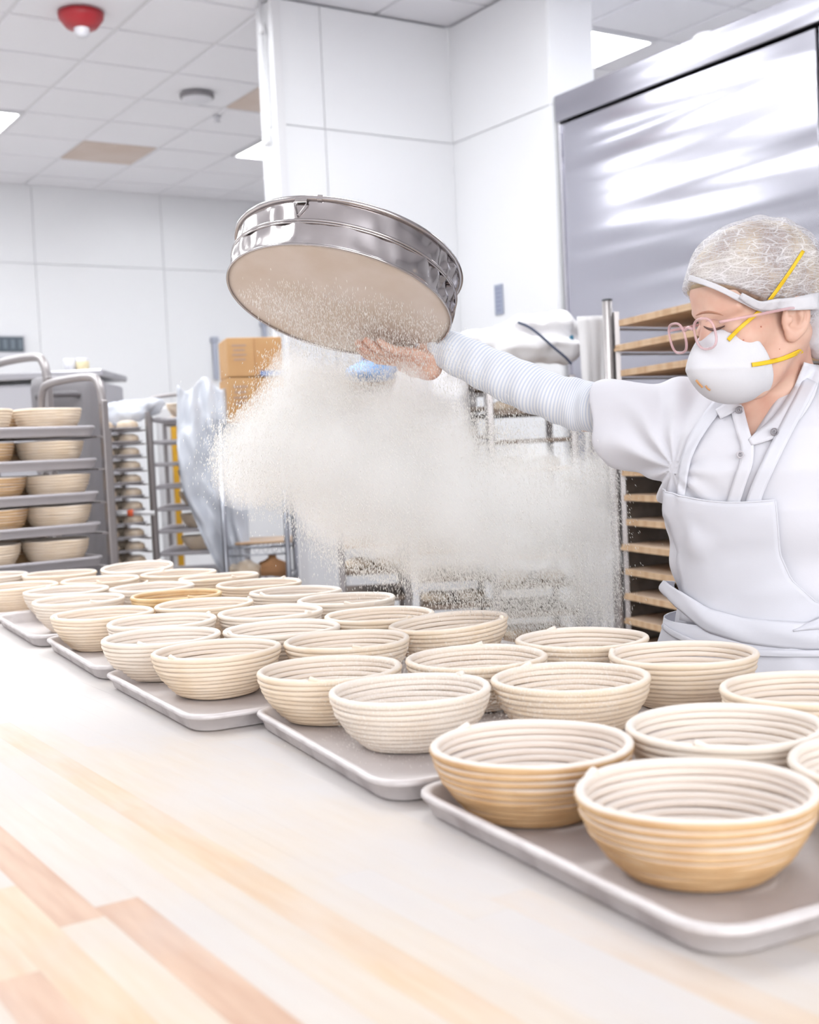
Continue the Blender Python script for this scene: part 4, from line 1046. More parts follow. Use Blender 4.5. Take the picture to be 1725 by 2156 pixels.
md = shirt_o.modifiers.new('smooth', 'SMOOTH'); md.iterations = 2; md.factor = .5
# --- trousers and shoes (below the table)
tr_mat = mk('trousers', srgb(226, 226, 232), .9)
def trousers(P):
    hip = CC + np.array([0, 0, .86]); d = smax(torso(P, -.012), np.maximum(P[..., 2] - .93, .74 - P[..., 2]), .02)
    for s in (-1, 1):
        h = hip + rb * s * .085 + np.array([0, 0, -.04]); k = CC + rb * s * .095 + fb * .03 + np.array([0, 0, .46]); a = CC + rb * s * .10 - fb * .01 + np.array([0, 0, .10])
        d = smin(d, smin(cap(P, h, k, .088, .062), cap(P, k, a, .062, .05), .03), .03)
    return smax(d, .06 - P[..., 2], .01)
sdfmesh('trousers', trousers, CC + np.array([-.3, -.3, .04]), CC + np.array([.3, .3, .95]), .01, tr_mat, person, PB)
for s in (-1, 1):
    ac = CC + rb * s * .10 + np.array([0, 0, .0]); A = np.stack([fb, rb, np.array([0, 0, 1.])], 1)
    def shoe(P):
        d = smin(ell(P, ac + fb * .05 + np.array([0, 0, .035]), (.135, .047, .042), A), cap(P, ac + np.array([0, 0, .05]), ac + np.array([0, 0, .10]), .045), .03)
        return smax(d, .003 - P[..., 2], .004)
    sdfmesh('shoe', shoe, ac + np.array([-.2, -.22, -.01]), ac + np.array([.2, .2, .17]), .008, dark, person, PB)
# --- striped undersleeve, lofted along the arm
us_mat = mk('striped_sleeve', srgb(240, 242, 247), .9)
nt = us_mat.node_tree; N = nt.nodes; L = nt.links
uvn = N.new('ShaderNodeUVMap'); sp = N.new('ShaderNodeSeparateXYZ'); L.new(uvn.outputs[0], sp.inputs[0])
mm = N.new('ShaderNodeMath'); mm.operation = 'SINE'; m2 = N.new('ShaderNodeMath'); m2.operation = 'MULTIPLY'; m2.inputs[1].default_value = 2 * pi * 88
L.new(sp.outputs[0], m2.inputs[0]); L.new(m2.outputs[0], mm.inputs[0])
r = N.new('ShaderNodeMapRange'); r.inputs[1].default_value = -.3; r.inputs[2].default_value = .7; L.new(mm.outputs[0], r.inputs[0])
x = N.new('ShaderNodeMix'); x.data_type = 'RGBA'; x.inputs[6].default_value = srgb(242, 243, 247); x.inputs[7].default_value = srgb(214, 221, 236); L.new(r.outputs[0], x.inputs[0]); L.new(x.outputs[2], N['Principled BSDF'].inputs['Base Color'])
path = smoothpath([Cq(1345, 868, 2.105), Cq(1290, 862, 2.12), Cq(1230, 854, 2.15), Cq(1170, 838, 2.17), Cq(1100, 812, 2.20), Cq(1030, 780, 2.235), Cq(960, 745, 2.265), Cq(915, 724, 2.285), Cq(893, 716, 2.29)], 10)
rad = np.interp(np.linspace(0, 1, len(path)), [0, .2, .4, .6, .8, .93, 1], [.043, .0435, .0425, .041, .036, .030, .0275])
V = []; n_ = 40; T = np.gradient(path, axis=0); T /= np.linalg.norm(T, axis=1)[:, None]
rr_ = random.Random(5)
for i, (p, t_) in enumerate(zip(path, T)):
    a = unit(np.cross(t_, [0, 1., 0])); b = np.cross(t_, a); s = i / len(path)
    for j in range(n_):
        th = 2 * pi * j / n_
        wr = .0016 * math.sin(s * 70 + 1.5 * math.sin(th + 2)) * (.4 + .6 * math.sin(th * .5 + 1) ** 2) + .0022 * math.sin(s * 28 + 2 * th) * math.exp(-((s - .25) / .25) ** 2) + .0012 * math.sin(3 * th + s * 9)
        V.append(p + (a * math.cos(th) + b * math.sin(th)) * (rad[i] + wr) - PB)
F = [(i * n_ + j, i * n_ + (j + 1) % n_, (i + 1) * n_ + (j + 1) % n_, (i + 1) * n_ + j) for i in range(len(path) - 1) for j in range(n_)]
us = mesh('undersleeve', V, F, us_mat, person, True)
uvl = us.data.uv_layers.new(name='UVMap')
for lp in us.data.loops: i, j = divmod(lp.vertex_index, n_); uvl.data[lp.index].uv = (i / len(path), j / n_)
us['label'] = 'pale blue and white striped undersleeve'
md = us.modifiers.new('thickness', 'SOLIDIFY'); md.thickness = .0015
MB().tube([p - PB for p in (path[-1] + (path[-1] - path[-2]) * .0, path[-1] + unit(path[-1] - path[-2]) * .006)], [.0295, .0285], 28, caps=False).build('cuff', us_mat, us, True)
# --- hair and net
def t0f(f): return np.interp(f, [-.14, -.10, -.05, -.03, .034, .11], [-.125, -.115, -.085, -.040, -.026, .034])
def hairsdf(P, g=0.0):
    q = hl(P)
    d = ell(q, (-.012, 0, .02), (.099 + g, .079 + g, .072 + g)); d = smin(d, ell(q, (-.045, 0, -.012), (.072 + g, .073 + g, .070 + g)), .02); d = smin(d, ell(q, (.044, 0, .0), (.056 + g, .062 + g, .060 + g)), .02)
    return smin(d, ell(q, (-.098, 0, -.062), (.04 + g, .045 + g, .05 + g)), .03)
def hair(P): q = hl(P); return smax(smax(hairsdf(P), t0f(q[..., 0]) - .006 - q[..., 2], .006), -(np.abs(ell(q, (-.006, .071, -.060), (.022, .014, .030))) * 0 + ell(q, (-.004, .078, -.062), (.024, .02, .027))), .003) + .0012 * np.sin(q[..., 0] * 260 + q[..., 2] * 180 + 2 * wob(P, 40))
hair_mat = mk('hair_blonde_brown', srgb(150, 122, 104), .55, var=(16, srgb(208, 186, 150), .40, .62), stretch=(1, 1, 1))
lo = HC - .20; hi = HC + .20
sdfmesh('hair', hair, lo, hi, .0028, hair_mat, person, PB)
net_mat = bpy.data.materials.new('hair_net'); net_mat.use_nodes = True; nt = net_mat.node_tree; N = nt.nodes; L = nt.links; bs = N['Principled BSDF']
bs.inputs['Base Color'].default_value = srgb(244, 242, 246); bs.inputs['Roughness'].default_value = .8
tc = N.new('ShaderNodeTexCoord')
def fib(scale, st, rotv, w0):
    mp = N.new('ShaderNodeMapping'); mp.inputs['Scale'].default_value = st; mp.inputs['Rotation'].default_value = rotv; L.new(tc.outputs['Object'], mp.inputs[0])
    v = N.new('ShaderNodeTexVoronoi'); v.feature = 'DISTANCE_TO_EDGE'; v.inputs['Scale'].default_value = scale; L.new(mp.outputs[0], v.inputs[0])
    r = N.new('ShaderNodeMapRange'); r.inputs[1].default_value = 0; r.inputs[2].default_value = w0; r.inputs[3].default_value = 1; r.inputs[4].default_value = 0; L.new(v.outputs[0], r.inputs[0]); return r.outputs[0]
a1 = fib(30, (1, 1, 4.5), (0, .6, 0), .05); a2 = fib(18, (1, 1, 6), (0, -.5, .4), .045); a3 = fib(200, (1, 1, 1), (0, 0, 0), .12)
mx = N.new('ShaderNodeMath'); mx.operation = 'MAXIMUM'; L.new(a1, mx.inputs[0]); L.new(a2, mx.inputs[1])
m3 = N.new('ShaderNodeMath'); m3.operation = 'MULTIPLY'; m3.inputs[1].default_value = .5; L.new(a3, m3.inputs[0])
m4 = N.new('ShaderNodeMath'); m4.operation = 'MAXIMUM'; L.new(mx.outputs[0], m4.inputs[0]); L.new(m3.outputs[0], m4.inputs[1])
n1 = N.new('ShaderNodeTexNoise'); n1.inputs['Scale'].default_value = 14; n1.inputs['Detail'].default_value = 3; L.new(tc.outputs['Object'], n1.inputs[0])
r1 = N.new('ShaderNodeMapRange'); r1.inputs[1].default_value = .3; r1.inputs[2].default_value = .7; r1.inputs[3].default_value = .10; r1.inputs[4].default_value = .46; L.new(n1.outputs[0], r1.inputs[0])
r2 = N.new('ShaderNodeMapRange'); r2.inputs[3].default_value = 0; r2.inputs[4].default_value = .42; L.new(m4.outputs[0], r2.inputs[0])
ad = N.new('ShaderNodeMath'); ad.operation = 'ADD'; ad.use_clamp = True; L.new(r1.outputs[0], ad.inputs[0]); L.new(r2.outputs[0], ad.inputs[1]); L.new(ad.outputs[0], bs.inputs['Alpha'])
net_solid = mk('net_gathers', srgb(232, 230, 235), .85, alpha=.86, bump=(90, .5, .003))
def netsdf(P):
    q = hl(P); a = np.arctan2(q[..., 2] - .0, q[..., 0]); return hairsdf(P, .0065) + .0016 * np.sin(q[..., 1] * 90 + 5 * np.sin(a * 3)) * 1 + .0013 * wob(P, 70)
def netc(P): q = hl(P); return smax(smax(netsdf(P), t0f(q[..., 0]) - q[..., 2], .004), -ell(q, (-.004, .082, -.066), (.025, .025, .027)), .003)
sdfmesh('hair_net', netc, lo, hi, .0028, net_mat, person, PB)['label'] = 'thin translucent white bouffant hairnet'
def trace(u, v, fn, off=0.0, z0=1.4, z1=2.6):
    o = np.array([0, 0, CAMZ]); p1 = Cq(u, v, 1.0); d = unit(p1 - o); t = z0
    for _ in range(90):
        q = o + d * t; s = float(fn(q[None])[0]) - off
        if s < .0004: return q
        t += max(s * .7, .0006)
        if t > z1: return None
    return o + d * t
def ribbon(name, pts, width, fn, mat, parent=person, off=.002, thick=.0014, n=5, edges=None, wfun=None):
    """band laid over a surface: centre line given, two edges traced separately onto it"""
    P = smoothpath([(u, v, 0) for (u, v) in pts], n)[:, :2]; T = np.gradient(P, axis=0); T /= np.linalg.norm(T, axis=1)[:, None]; Nn = np.stack([-T[:, 1], T[:, 0]], 1)
    k = 5; rows = []
    for i, (p, nn) in enumerate(zip(P, Nn)):
        wd = width * (wfun(i / (len(P) - 1)) if wfun else 1)
        row = [trace(*(p + nn * wd * (j / (k - 1) - .5)), fn, off) for j in range(k)]
        if any(r is None for r in row): continue
        rows.append(row)
    V = [q - PB for r in rows for q in r]; F = [(i * k + j, i * k + j + 1, (i + 1) * k + j + 1, (i + 1) * k + j) for i in range(len(rows) - 1) for j in range(k - 1)]
    o = mesh(name, V, F, mat, parent, True); md = o.modifiers.new('thickness', 'SOLIDIFY'); md.thickness = thick; md.offset = 0
    return o
net_o = [o for o in person.children if o.name.startswith('hair_net')][0]
hn = lambda P: np.minimum(netsdf(P), head(P))
ribbon('elastic_band', [(1453, 585), (1475, 592), (1510, 605), (1550, 624), (1585, 643), (1612, 652)], 12, hn, net_solid, net_o, .003, .004)
ribbon('gathers', [(1560, 622), (1600, 643), (1635, 641), (1670, 640), (1705, 636), (1724, 634)], 26, hn, net_solid, net_o, .006, .004, wfun=lambda s: .5 + .9 * s)
def bunf(P):
    q = hl(P); return smin(ell(q, (-.088, .028, -.090), (.034, .036, .048)), ell(q, (-.062, .05, -.045), (.03, .02, .02)), .02) + .0025 * np.sin(q[..., 2] * 110 + q[..., 0] * 160) + .002 * wob(P, 80)
sdfmesh('net_bun', bunf, HC + np.array([-.05, -.22, -.20]), HC + np.array([.24, .14, .06]), .003, net_solid, net_o, PB)
# --- face details
def ft(name, pts, r, mat, off=0.0, parent=person, n=5):
    P = [trace(u, v, head, off) for (u, v) in smoothpath([(a, b, 0) for a, b in pts], n)[:, :2]]; P = [p - PB for p in P if p is not None]
    return MB().tube(P, r if np.isscalar(r) else np.interp(np.linspace(0, 1, len(P)), np.linspace(0, 1, len(r)), r), 8).build(name, mat, parent, True)
brow_mat = mk('brow_hair', srgb(178, 128, 104), .8)
ft('eyebrow', [(1466, 664), (1478, 659), (1492, 657), (1508, 659), (1524, 664)], [.0006, .0018, .0020, .0016, .0005], brow_mat, -.0004)
lash = mk('eyelash', srgb(104, 74, 66), .8)
ft('eyelash', [(1482, 687), (1492, 692), (1504, 694), (1516, 691), (1526, 686)], [.0006, .0017, .0022, .0018, .0006], lash, .0008)
lidm = mk('eyelid_skin', srgb(196, 150, 140), .5)
ft('lid_crease', [(1486, 678), (1496, 673), (1508, 673), (1520, 677)], [.0003, .0009, .0009, .0003], lidm, -.0004)
for (u, v, r_) in ((1566, 716, .0012), (1603, 688, .0014), (1587, 728, .0008), (1642, 735, .0008)):
    q = trace(u, v, lambda P: np.minimum(head(P), neckd(P)), 0)
    if q is not None: MB().lathe([(.0001, -r_), (r_ * .8, -r_ * .6), (r_, 0), (r_ * .8, r_ * .6), (.0001, r_)], 10).build('mole', mk('mole', srgb(198, 128, 104), .6), person, True, q - PB)
# --- dust mask
mask_mat = mk('mask_white', srgb(226, 225, 230), .8, bump=(340, .25, .0008))
def maskf(P):
    q = hl(P); fc = np.maximum(.041 + (q[..., 2] + .135) * .26, .036) + np.abs(q[..., 1]) * .0
    d = ell(q, (.060, 0, -.104), (.077, .061, .062)); d = smin(d, cap(q, (.100, 0, -.070), (.124, 0, -.096), .015, .020), .02)
    d = smax(d, fc - q[..., 0], .004)
    rim = np.abs(fc + .006 - q[..., 0]) ; d = d - .0018 * np.exp(-(rim / .007) ** 2)
    d = d - .0012 * np.exp(-((q[..., 2] + .118 - .3 * (q[..., 0] - .06)) / .004) ** 2) * (q[..., 0] > .06)
    return d
mk_o = sdfmesh('dust_mask', maskf, HC + np.array([-.20, -.16, -.24]), HC + np.array([.1, .14, -.0]), .0024, mask_mat, person, PB)
hm = lambda P: np.minimum(np.minimum(head(P), neckd(P)), np.minimum(maskf(P), netsdf(P)))
hm2 = lambda P: np.minimum(np.minimum(head(P), neckd(P)), maskf(P))
yel = mk('yellow_elastic', srgb(244, 200, 30), .55)
ribbon('strap', [(1534, 716), (1545, 704), (1566, 684), (1590, 664), (1610, 648)], 8, hm2, yel, mk_o, .002, .0016)
ribbon('strap', [(1612, 644), (1635, 613), (1655, 585), (1675, 555), (1692, 528)], 7, hm, yel, mk_o, .0015, .0012)
ribbon('strap', [(1584, 768), (1605, 765), (1635, 759), (1662, 750), (1690, 738)], 9, hm2, yel, mk_o, .0025, .0018)
om = mk('orange_print', srgb(236, 176, 120), .7)
ribbon('printed_mark', [(1466, 800), (1472, 808), (1480, 816)], 4, maskf, om, mk_o, .0008, .0006)
ribbon('printed_mark', [(1486, 812), (1490, 818), (1496, 822)], 3, maskf, om, mk_o, .0008, .0006)
# --- glasses
gl_mat = mk('pink_frame', srgb(244, 200, 204), .15, alpha=.45, spec=.9)
lens_mat = bpy.data.materials.new('lens'); lens_mat.use_nodes = True; nt = lens_mat.node_tree; N = nt.nodes; L = nt.links
tr = N.new('ShaderNodeBsdfTransparent'); tr.inputs[0].default_value = (.97, .95, .96, 1); gs = N.new('ShaderNodeBsdfGlossy'); gs.inputs['Roughness'].default_value = .03
mxs = N.new('ShaderNodeMixShader'); fr = N.new('ShaderNodeFresnel'); fr.inputs[0].default_value = 1.35; L.new(fr.outputs[0], mxs.inputs[0]); L.new(tr.outputs[0], mxs.inputs[1]); L.new(gs.outputs[0], mxs.inputs[2]); L.new(mxs.outputs[0], N['Material Output'].inputs[0])
ge = empty('eyeglasses', tuple(pw), YAW, 'clear pink framed eyeglasses worn low over the dust mask', 'glasses')
GT = HT.copy(); GF = unit(np.cross(HL, GT)) * -1
GF = np.cross(GT, HL); GF = GF if GF @ HF > 0 else -GF
def gpt(l, t, f): return HC + HL * l + HT * 0 + HF * .120 + HT * -.046 + GT * t + HF * (f + .012)
for s in (1, -1):
    P = []
    for k in range(28):
        t = 2 * pi * k / 28; cx, sy = math.cos(t), math.sin(t)
        P.append(gpt(s * .032 + .0205 * math.copysign(abs(cx) ** .75, cx), .0225 * math.copysign(abs(sy) ** .75, sy), -abs(.0255 * cx * s + .0) * 0 - .004 * ((s * .033 + .0255 * cx) / .06) ** 2 * 1) - PB)
    MB().tube(P, .0020, 8, closed=True).build('rim', gl_mat, ge, True)
    mesh('lens', P, [tuple(range(28))], lens_mat, ge, True)
    h0 = gpt(s * .0585, .012, -.010); e1 = hw((.008, s * .079, -.044)); e2 = hw((-.004, s * .078, -.048))
    MB().tube(smoothpath([h0 - PB, (h0 + e1) / 2 + HL * s * .004 - PB, e1 - PB, e2 - PB], 6), [.0022] * 19, 8).build('temple', gl_mat, ge, True)
MB().tube([gpt(x_, .010 + .003 * (1 - (x_ / .008) ** 2), 0) - PB for x_ in (-.009, -.004, 0, .004, .009)], .0024, 8).build('bridge', gl_mat, ge, True)
# --- apron: bib, straps, waistband, skirt
ap_mat = mk('apron_cotton', srgb(227, 227, 235), .85, spec=.2, bump=(380, .12, .0006))
def radial(th, z, off=.006, fn=None):
    """point of the clothed torso seen from its axis; th measured from the camera side to the picture's left"""
    fn = fn or (lambda P: np.minimum(torso(P, 0), shirt(P, False)))
    d = np.array([-math.sin(th), -math.cos(th), 0]); o = CC + np.array([0, 0, z]); t = .34
    for _ in range(70):
        q = o + d * t; s = float(fn(q[None])[0]) - off
        if s < .0004: break
        t -= max(s * .6, .0006)
    return q
def patch(name, grid, mat, parent=person, thick=.0018):
    ny, nx = len(grid), len(grid[0]); V = [q - PB for r in grid for q in r]; F = [(j * nx + i, j * nx + i + 1, (j + 1) * nx + i + 1, (j + 1) * nx + i) for j in range(ny - 1) for i in range(nx - 1)]
    o = mesh(name, V, F, mat, parent, True); md = o.modifiers.new('thickness', 'SOLIDIFY'); md.thickness = thick; md.offset = 0; return o
apron = None
D2R = math.radians
tonly = lambda P: torso(P, .002)
zbib = np.linspace(1.196, .995, 26)
thR = lambda z: np.interp(z, [.995, 1.01, 1.035, 1.07, 1.11, 1.196], [-34, -26, -8, 5, 11, 13])
grid = []
for j, z in enumerate(zbib):
    row = []
    for i in range(25):
        s = i / 24; th = thR(z) * (1 - s) + 86 * s; zz_ = z + (.018 * (s - .5) * 1 if j == 0 else .018 * (s - .5) * (1 - j / 25)) - .010 * math.sin(pi * s) * (1 - j / 25)
        row.append(radial(D2R(th), zz_, .007 + .004 * math.sin(pi * s) * (j / 25) + .0012 * math.sin(9 * s + 7 * z * 6)))
    grid.append(row)
apron = patch('apron', grid, ap_mat)
apron['label'] = 'white cotton bib apron over the shirt'
# hem of the bib
rowt = [q - PB for q in grid[0]]; MB().tube(rowt, .0016, 6).build('hem', ap_mat, apron, True)
MB().tube([r[0] - PB for r in grid], .0014, 6).build('hem', ap_mat, apron, True)
# skirt
skf = lambda P: torso(P, .004)
grid = []
for j, z in enumerate(np.linspace(.992, .46, 30)):
    row = []
    for i in range(61):
        th = -120 + 255 * i / 60; fl = (1 - math.exp(-(.992 - z) * 5))
        q = radial(D2R(th), z, .010 + fl * .008 * (1 + math.sin(th * .16 + 1.5 * math.sin(th * .05)) + .3 * math.sin(th * .37)), skf); row.append(q)
    grid.append(row)
patch('skirt', grid, ap_mat, apron)
# waistband: a folded tie running round the waist
def band(zf, wd, th0, th1, off, name, amp=0.002, n=56, puff=.004):
    grid = []
    for j in range(9):
        row = []
        for i in range(n):
            th = th0 + (th1 - th0) * i / (n - 1); s = j / 8; z = zf(th) + wd(th) * (.5 - s)
            row.append(radial(D2R(th), z, off + puff * math.sin(pi * s) + amp * math.sin(th * .12 + 3 * s) * math.sin(pi * s), skf))
        grid.append(row)
    return patch(name, grid, ap_mat, apron, .002)
band(lambda th: np.interp(th, [-110, -40, 0, 35, 60, 80, 100, 130], [.992, .985, .984, .990, 1.002, 1.026, 1.042, 1.03]), lambda th: np.interp(th, [-110, 0, 60, 100, 130], [.034, .040, .036, .026, .026]), -118, 130, .012, 'tie')
band(lambda th: np.interp(th, [-110, -20, 40, 60, 100], [.962, .960, .958, .962, .985]), lambda th: .009, -118, 96, .015, 'tie_seam', .0005, puff=.001)
band(lambda th: np.interp(th, [-118, -60, -30, 10], [1.05, 1.035, 1.015, .99]), lambda th: np.interp(th, [-118, -14, 6], [.03, .024, .003]), -118, 6, .013, 'tie', .002)
# straps
full = lambda P: np.minimum(shirt(P, False), 1)
ribbon('neck_strap', [(1566, 806), (1540, 826), (1510, 856), (1482, 892), (1458, 932), (1444, 970), (1437, 1012), (1435, 1046)], 24, full, ap_mat, apron, .004, .002, wfun=lambda s: 1.1 - .45 * abs(s - .0) * s)
ribbon('neck_strap', [(1708, 800), (1690, 838), (1668, 880), (1645, 925), (1622, 972), (1600, 1020), (1588, 1052), (1580, 1078)], 30, full, ap_mat, apron, .006, .002)
# shirt front: placket, lapel, snaps
skn = lambda P: np.minimum(shirt(P, False), neckd(P))
ribbon('placket', [(1548, 838), (1553, 862), (1560, 890), (1567, 915), (1574, 940), (1572, 975), (1560, 1010), (1549, 1044), (1538, 1076)], 27, full, shirt_mat, shirt_o, .0035, .0022)
ribbon('collar', [(1716, 752), (1706, 790), (1692, 828), (1668, 866), (1640, 896), (1608, 916), (1580, 932)], 40, lambda P: np.minimum(shirt(P, False), neckd(P) - .004), shirt_mat, shirt_o, .004, .003, wfun=lambda s: .8 + .5 * math.sin(pi * s) - .45 * s * s)
ribbon('collar', [(1577, 822), (1562, 836), (1546, 850), (1530, 862), (1512, 872)], 30, full, shirt_mat, shirt_o, .006, .003, wfun=lambda s: 1 - .3 * s)
snap_mat = mk('snap_metal', srgb(150, 145, 150), .35, .8)
for (u, v) in ((1557, 863), (1631, 909), (1559, 957)):
    q = trace(u, v, full, .0095); q = q if q is not None else Cq(u, v, 1.88)
    e1 = unit(np.array([1, 0, 0])); d_ = unit(q - np.array([0, 0, CAMZ])); dd = -d_
    a_ = unit(np.cross(dd, [0, 0, 1])); b_ = np.cross(dd, a_)
    P = [q + (a_ * math.cos(t) + b_ * math.sin(t)) * .0048 - PB for t in np.linspace(0, 2 * pi, 21)[:-1]]
    o = MB().tube(P, .0011, 6, closed=True).build('snap', snap_mat if v != 957 else mk('snap_white', srgb(206, 200, 206), .4), shirt_o, True)
    P = [q + (a_ * math.cos(t) + b_ * math.sin(t)) * .0018 - PB for t in np.linspace(0, 2 * pi, 13)[:-1]]
    MB().tube(P, .0009, 6, closed=True).build('snap_stud', snap_mat, o, True)

# ------------------------------------------------------------------ the sieve
sieve_steel = mk('sieve_steel', srgb(206, 200, 200), .16, 1., bump=(7, .16, .02))
smx = Matrix(((*[0] * 4,),) * 4)
Rw = np.stack([W(SX), W(SF), W(SN)], 1)
sv = empty('flour_sieve', W(SB), 0, 'large round stainless steel sieve with a mesh bottom held up and tilted over the table', 'sieve')
sv.matrix_world = Matrix([[*Rw[0], W(SB)[0]], [*Rw[1], W(SB)[1]], [*Rw[2], W(SB)[2]], [0, 0, 0, 1]])
HS = .084; n_ = 160
def wallr(t, z):
    dent = .0016 * math.sin(7 * t + 2) * math.sin(pi * z / HS * 2) + .0012 * math.sin(13 * t + 1 + 2 * math.sin(3 * t)) + .0008 * math.sin(29 * t + z * 60)
    # crumpled stretch at the right-hand side
    g_ = math.exp(-((((t + .45 + pi) % (2 * pi)) - pi) / .32) ** 2); dent += g_ * .0042 * math.sin(t * 40 + z * 70) + g_ * .003 * math.sin(t * 23 - z * 110)
    return SRAD + dent * min(1, z / .012) * min(1, (HS - z) / .012)
V = []; zsn = np.linspace(0, HS, 22)
for z in zsn:
    for j in range(n_): t = 2 * pi * j / n_; r = wallr(t, z); V.append((r * math.cos(t), r * math.sin(t), z))
F = [(i * n_ + j, i * n_ + (j + 1) % n_, (i + 1) * n_ + (j + 1) % n_, (i + 1) * n_ + j) for i in range(21) for j in range(n_)]
o = mesh('wall_band', V, F, sieve_steel, sv, True); md = o.modifiers.new('thickness', 'SOLIDIFY'); md.thickness = .0012; md.offset = -1
def hoop(name, r, z, rad, mat=sieve_steel, wavy=0):
    MB().tube([((r + wavy * math.sin(9 * t)) * math.cos(t), (r + wavy * math.sin(9 * t)) * math.sin(t), z) for t in np.linspace(0, 2 * pi, 121)[:-1]], rad, 8, closed=True).build(name, mat, sv, True)
hoop('top_rim', SRAD + .0025, HS, .0042); hoop('bead', SRAD + .001, HS * .52, .0026); hoop('bead', SRAD + .001, HS * .47, .0016); hoop('bottom_rim', SRAD - .0005, .0, .0022)
mesh_mat = mk('sieve_mesh_floury', srgb(216, 198, 182), .9, var=(9, srgb(230, 216, 206), .35, .7), bump=(900, .4, .0006))
V = [(0, 0, .001)]; F = []
rs_ = np.linspace(.02, SRAD - .001, 14)
for r in rs_:
    for j in range(72): t = 2 * pi * j / 72; V.append((r * math.cos(t), r * math.sin(t), .001 - .0025 * (1 - (r / SRAD) ** 2)))
for j in range(72): F.append((0, 1 + (j + 1) % 72, 1 + j))
for i in range(13):
    for j in range(72): F.append((1 + i * 72 + j, 1 + i * 72 + (j + 1) % 72, 1 + (i + 1) * 72 + (j + 1) % 72, 1 + (i + 1) * 72 + j))
o = mesh('mesh_bottom', V, F, mesh_mat, sv, True); md = o.modifiers.new('thickness', 'SOLIDIFY'); md.thickness = .001
flour_mat = mk('flour', srgb(246, 240, 234), .95, spec=.1)
V = [(0, 0, .028)]
for r in rs_:
    for j in range(72): t = 2 * pi * j / 72; V.append((r * .985 * math.cos(t), r * .985 * math.sin(t), .004 + .024 * math.exp(-(r / .11) ** 2) + .002 * math.sin(5 * t + r * 60)))
tf = 2 * pi * .747
ft_ = [f for f in F]
fl_o = mesh('flour_heap', V, [tuple(reversed(f)) for f in ft_], flour_mat, sv, True)
# seam and hanging ring on the near side
tseam = math.atan2(-1, -.36)
def onwall(t, r, z): return np.array([r * math.cos(t), r * math.sin(t), z])
tt = math.radians(-90 - 23); c0 = onwall(tt, SRAD + .004, HS - .006); ta = np.array([-math.sin(tt), math.cos(tt), 0])
MB().box(c0 + np.array([0, 0, .001]), (.022, .004, .008), rot('Z', tt + pi / 2), .001).build('ring_clip', sieve_steel, sv)
P = [c0 + ta * .012 + np.array([0, 0, -.003]), c0 - ta * .012 + np.array([0, 0, -.003]), c0 - ta * .011 + np.array([0, 0, -.007]), c0 - ta * .001 + np.array([0, 0, -.027]), c0 + ta * .001 + np.array([0, 0, -.027]), c0 + ta * .011 + np.array([0, 0, -.007])]
MB().tube(P, .0012, 8, closed=True).build('hanging_ring', sieve_steel, sv, True)
tt2 = math.radians(-90 - 14); MB().box(onwall(tt2, SRAD + .003, HS), (.006, .010, .010), rot('Z', tt2), .001).build('rim_joint', sieve_steel, sv)

# ------------------------------------------------------------------ the cloud of falling flour (real grains hanging in the air)
def inpoly(x, y, poly):
    c = np.zeros(len(x), bool); n = len(poly)
    for i in range(n):
        (x1, y1), (x2, y2) = poly[i], poly[(i + 1) % n]
        if y1 == y2: continue
        c ^= ((y1 > y) != (y2 > y)) & (x < (x2 - x1) * (y - y1) / (y2 - y1) + x1)
    return c
def sample(poly, n, feather, zc, zs):
    """grains spread through a curtain of real depth whose outline was surveyed at distance zc"""
    xs = [p[0] for p in poly]; ys = [p[1] for p in poly]; out = []; k = 0
    while k < n:
        x = rng.uniform(min(xs), max(xs), n * 2); y = rng.uniform(min(ys), max(ys), n * 2); m_ = inpoly(x, y, poly); x, y = x[m_], y[m_]; out.append(np.stack([x, y], 1)); k += len(x)
    q = np.concatenate(out)[:n]; r = rng.exponential(feather, n)[:, None] * unit2(rng.normal(size=(n, 2))); q = q + r
    z = zc(q) if callable(zc) else zc
    return q, z + rng.normal(0, zs, n)
def unit2(a): return a / np.linalg.norm(a, axis=1)[:, None]
core = [(590, 790), (700, 770), (850, 830), (960, 850), (1060, 905), (1150, 975), (1215, 1000), (1275, 960), (1292, 1050), (1285, 1180), (1260, 1270), (1180, 1200), (1090, 1215), (980, 1225), (900, 1205), (820, 1175), (740, 1150), (670, 1110), (600, 1075), (530, 1065), (470, 1030), (440, 970), (455, 900), (520, 850)]
heart = [(600, 860), (820, 900), (1000, 930), (1150, 1010), (1230, 1060), (1240, 1150), (1050, 1180), (900, 1170), (760, 1120), (650, 1060), (520, 1010), (480, 950)]
under = [(500, 620), (600, 590), (760, 600), (920, 660), (940, 690), (900, 760), (850, 850), (620, 850), (560, 780), (620, 700)]
upper = [(560, 740), (720, 700), (930, 700), (1010, 790), (1120, 880), (1230, 900), (1285, 960), (1200, 1010), (700, 900), (500, 880)]
right = [(1210, 880), (1300, 960), (1310, 1280), (1200, 1310), (1190, 1000)]
low = [(600, 1090), (760, 1150), (1000, 1210), (1240, 1230), (1280, 1300), (1100, 1330), (850, 1240), (700, 1190)]
lowr = [(1040, 1200), (1290, 1220), (1290, 1330), (1060, 1330)]
veil = [(700, 1390), (1050, 1340), (1330, 1400), (1300, 1500), (1050, 1560), (960, 1600), (740, 1580), (690, 1460)]
dz_ = lambda q: 2.12 + (q[:, 0] - 450) / 850 * .16
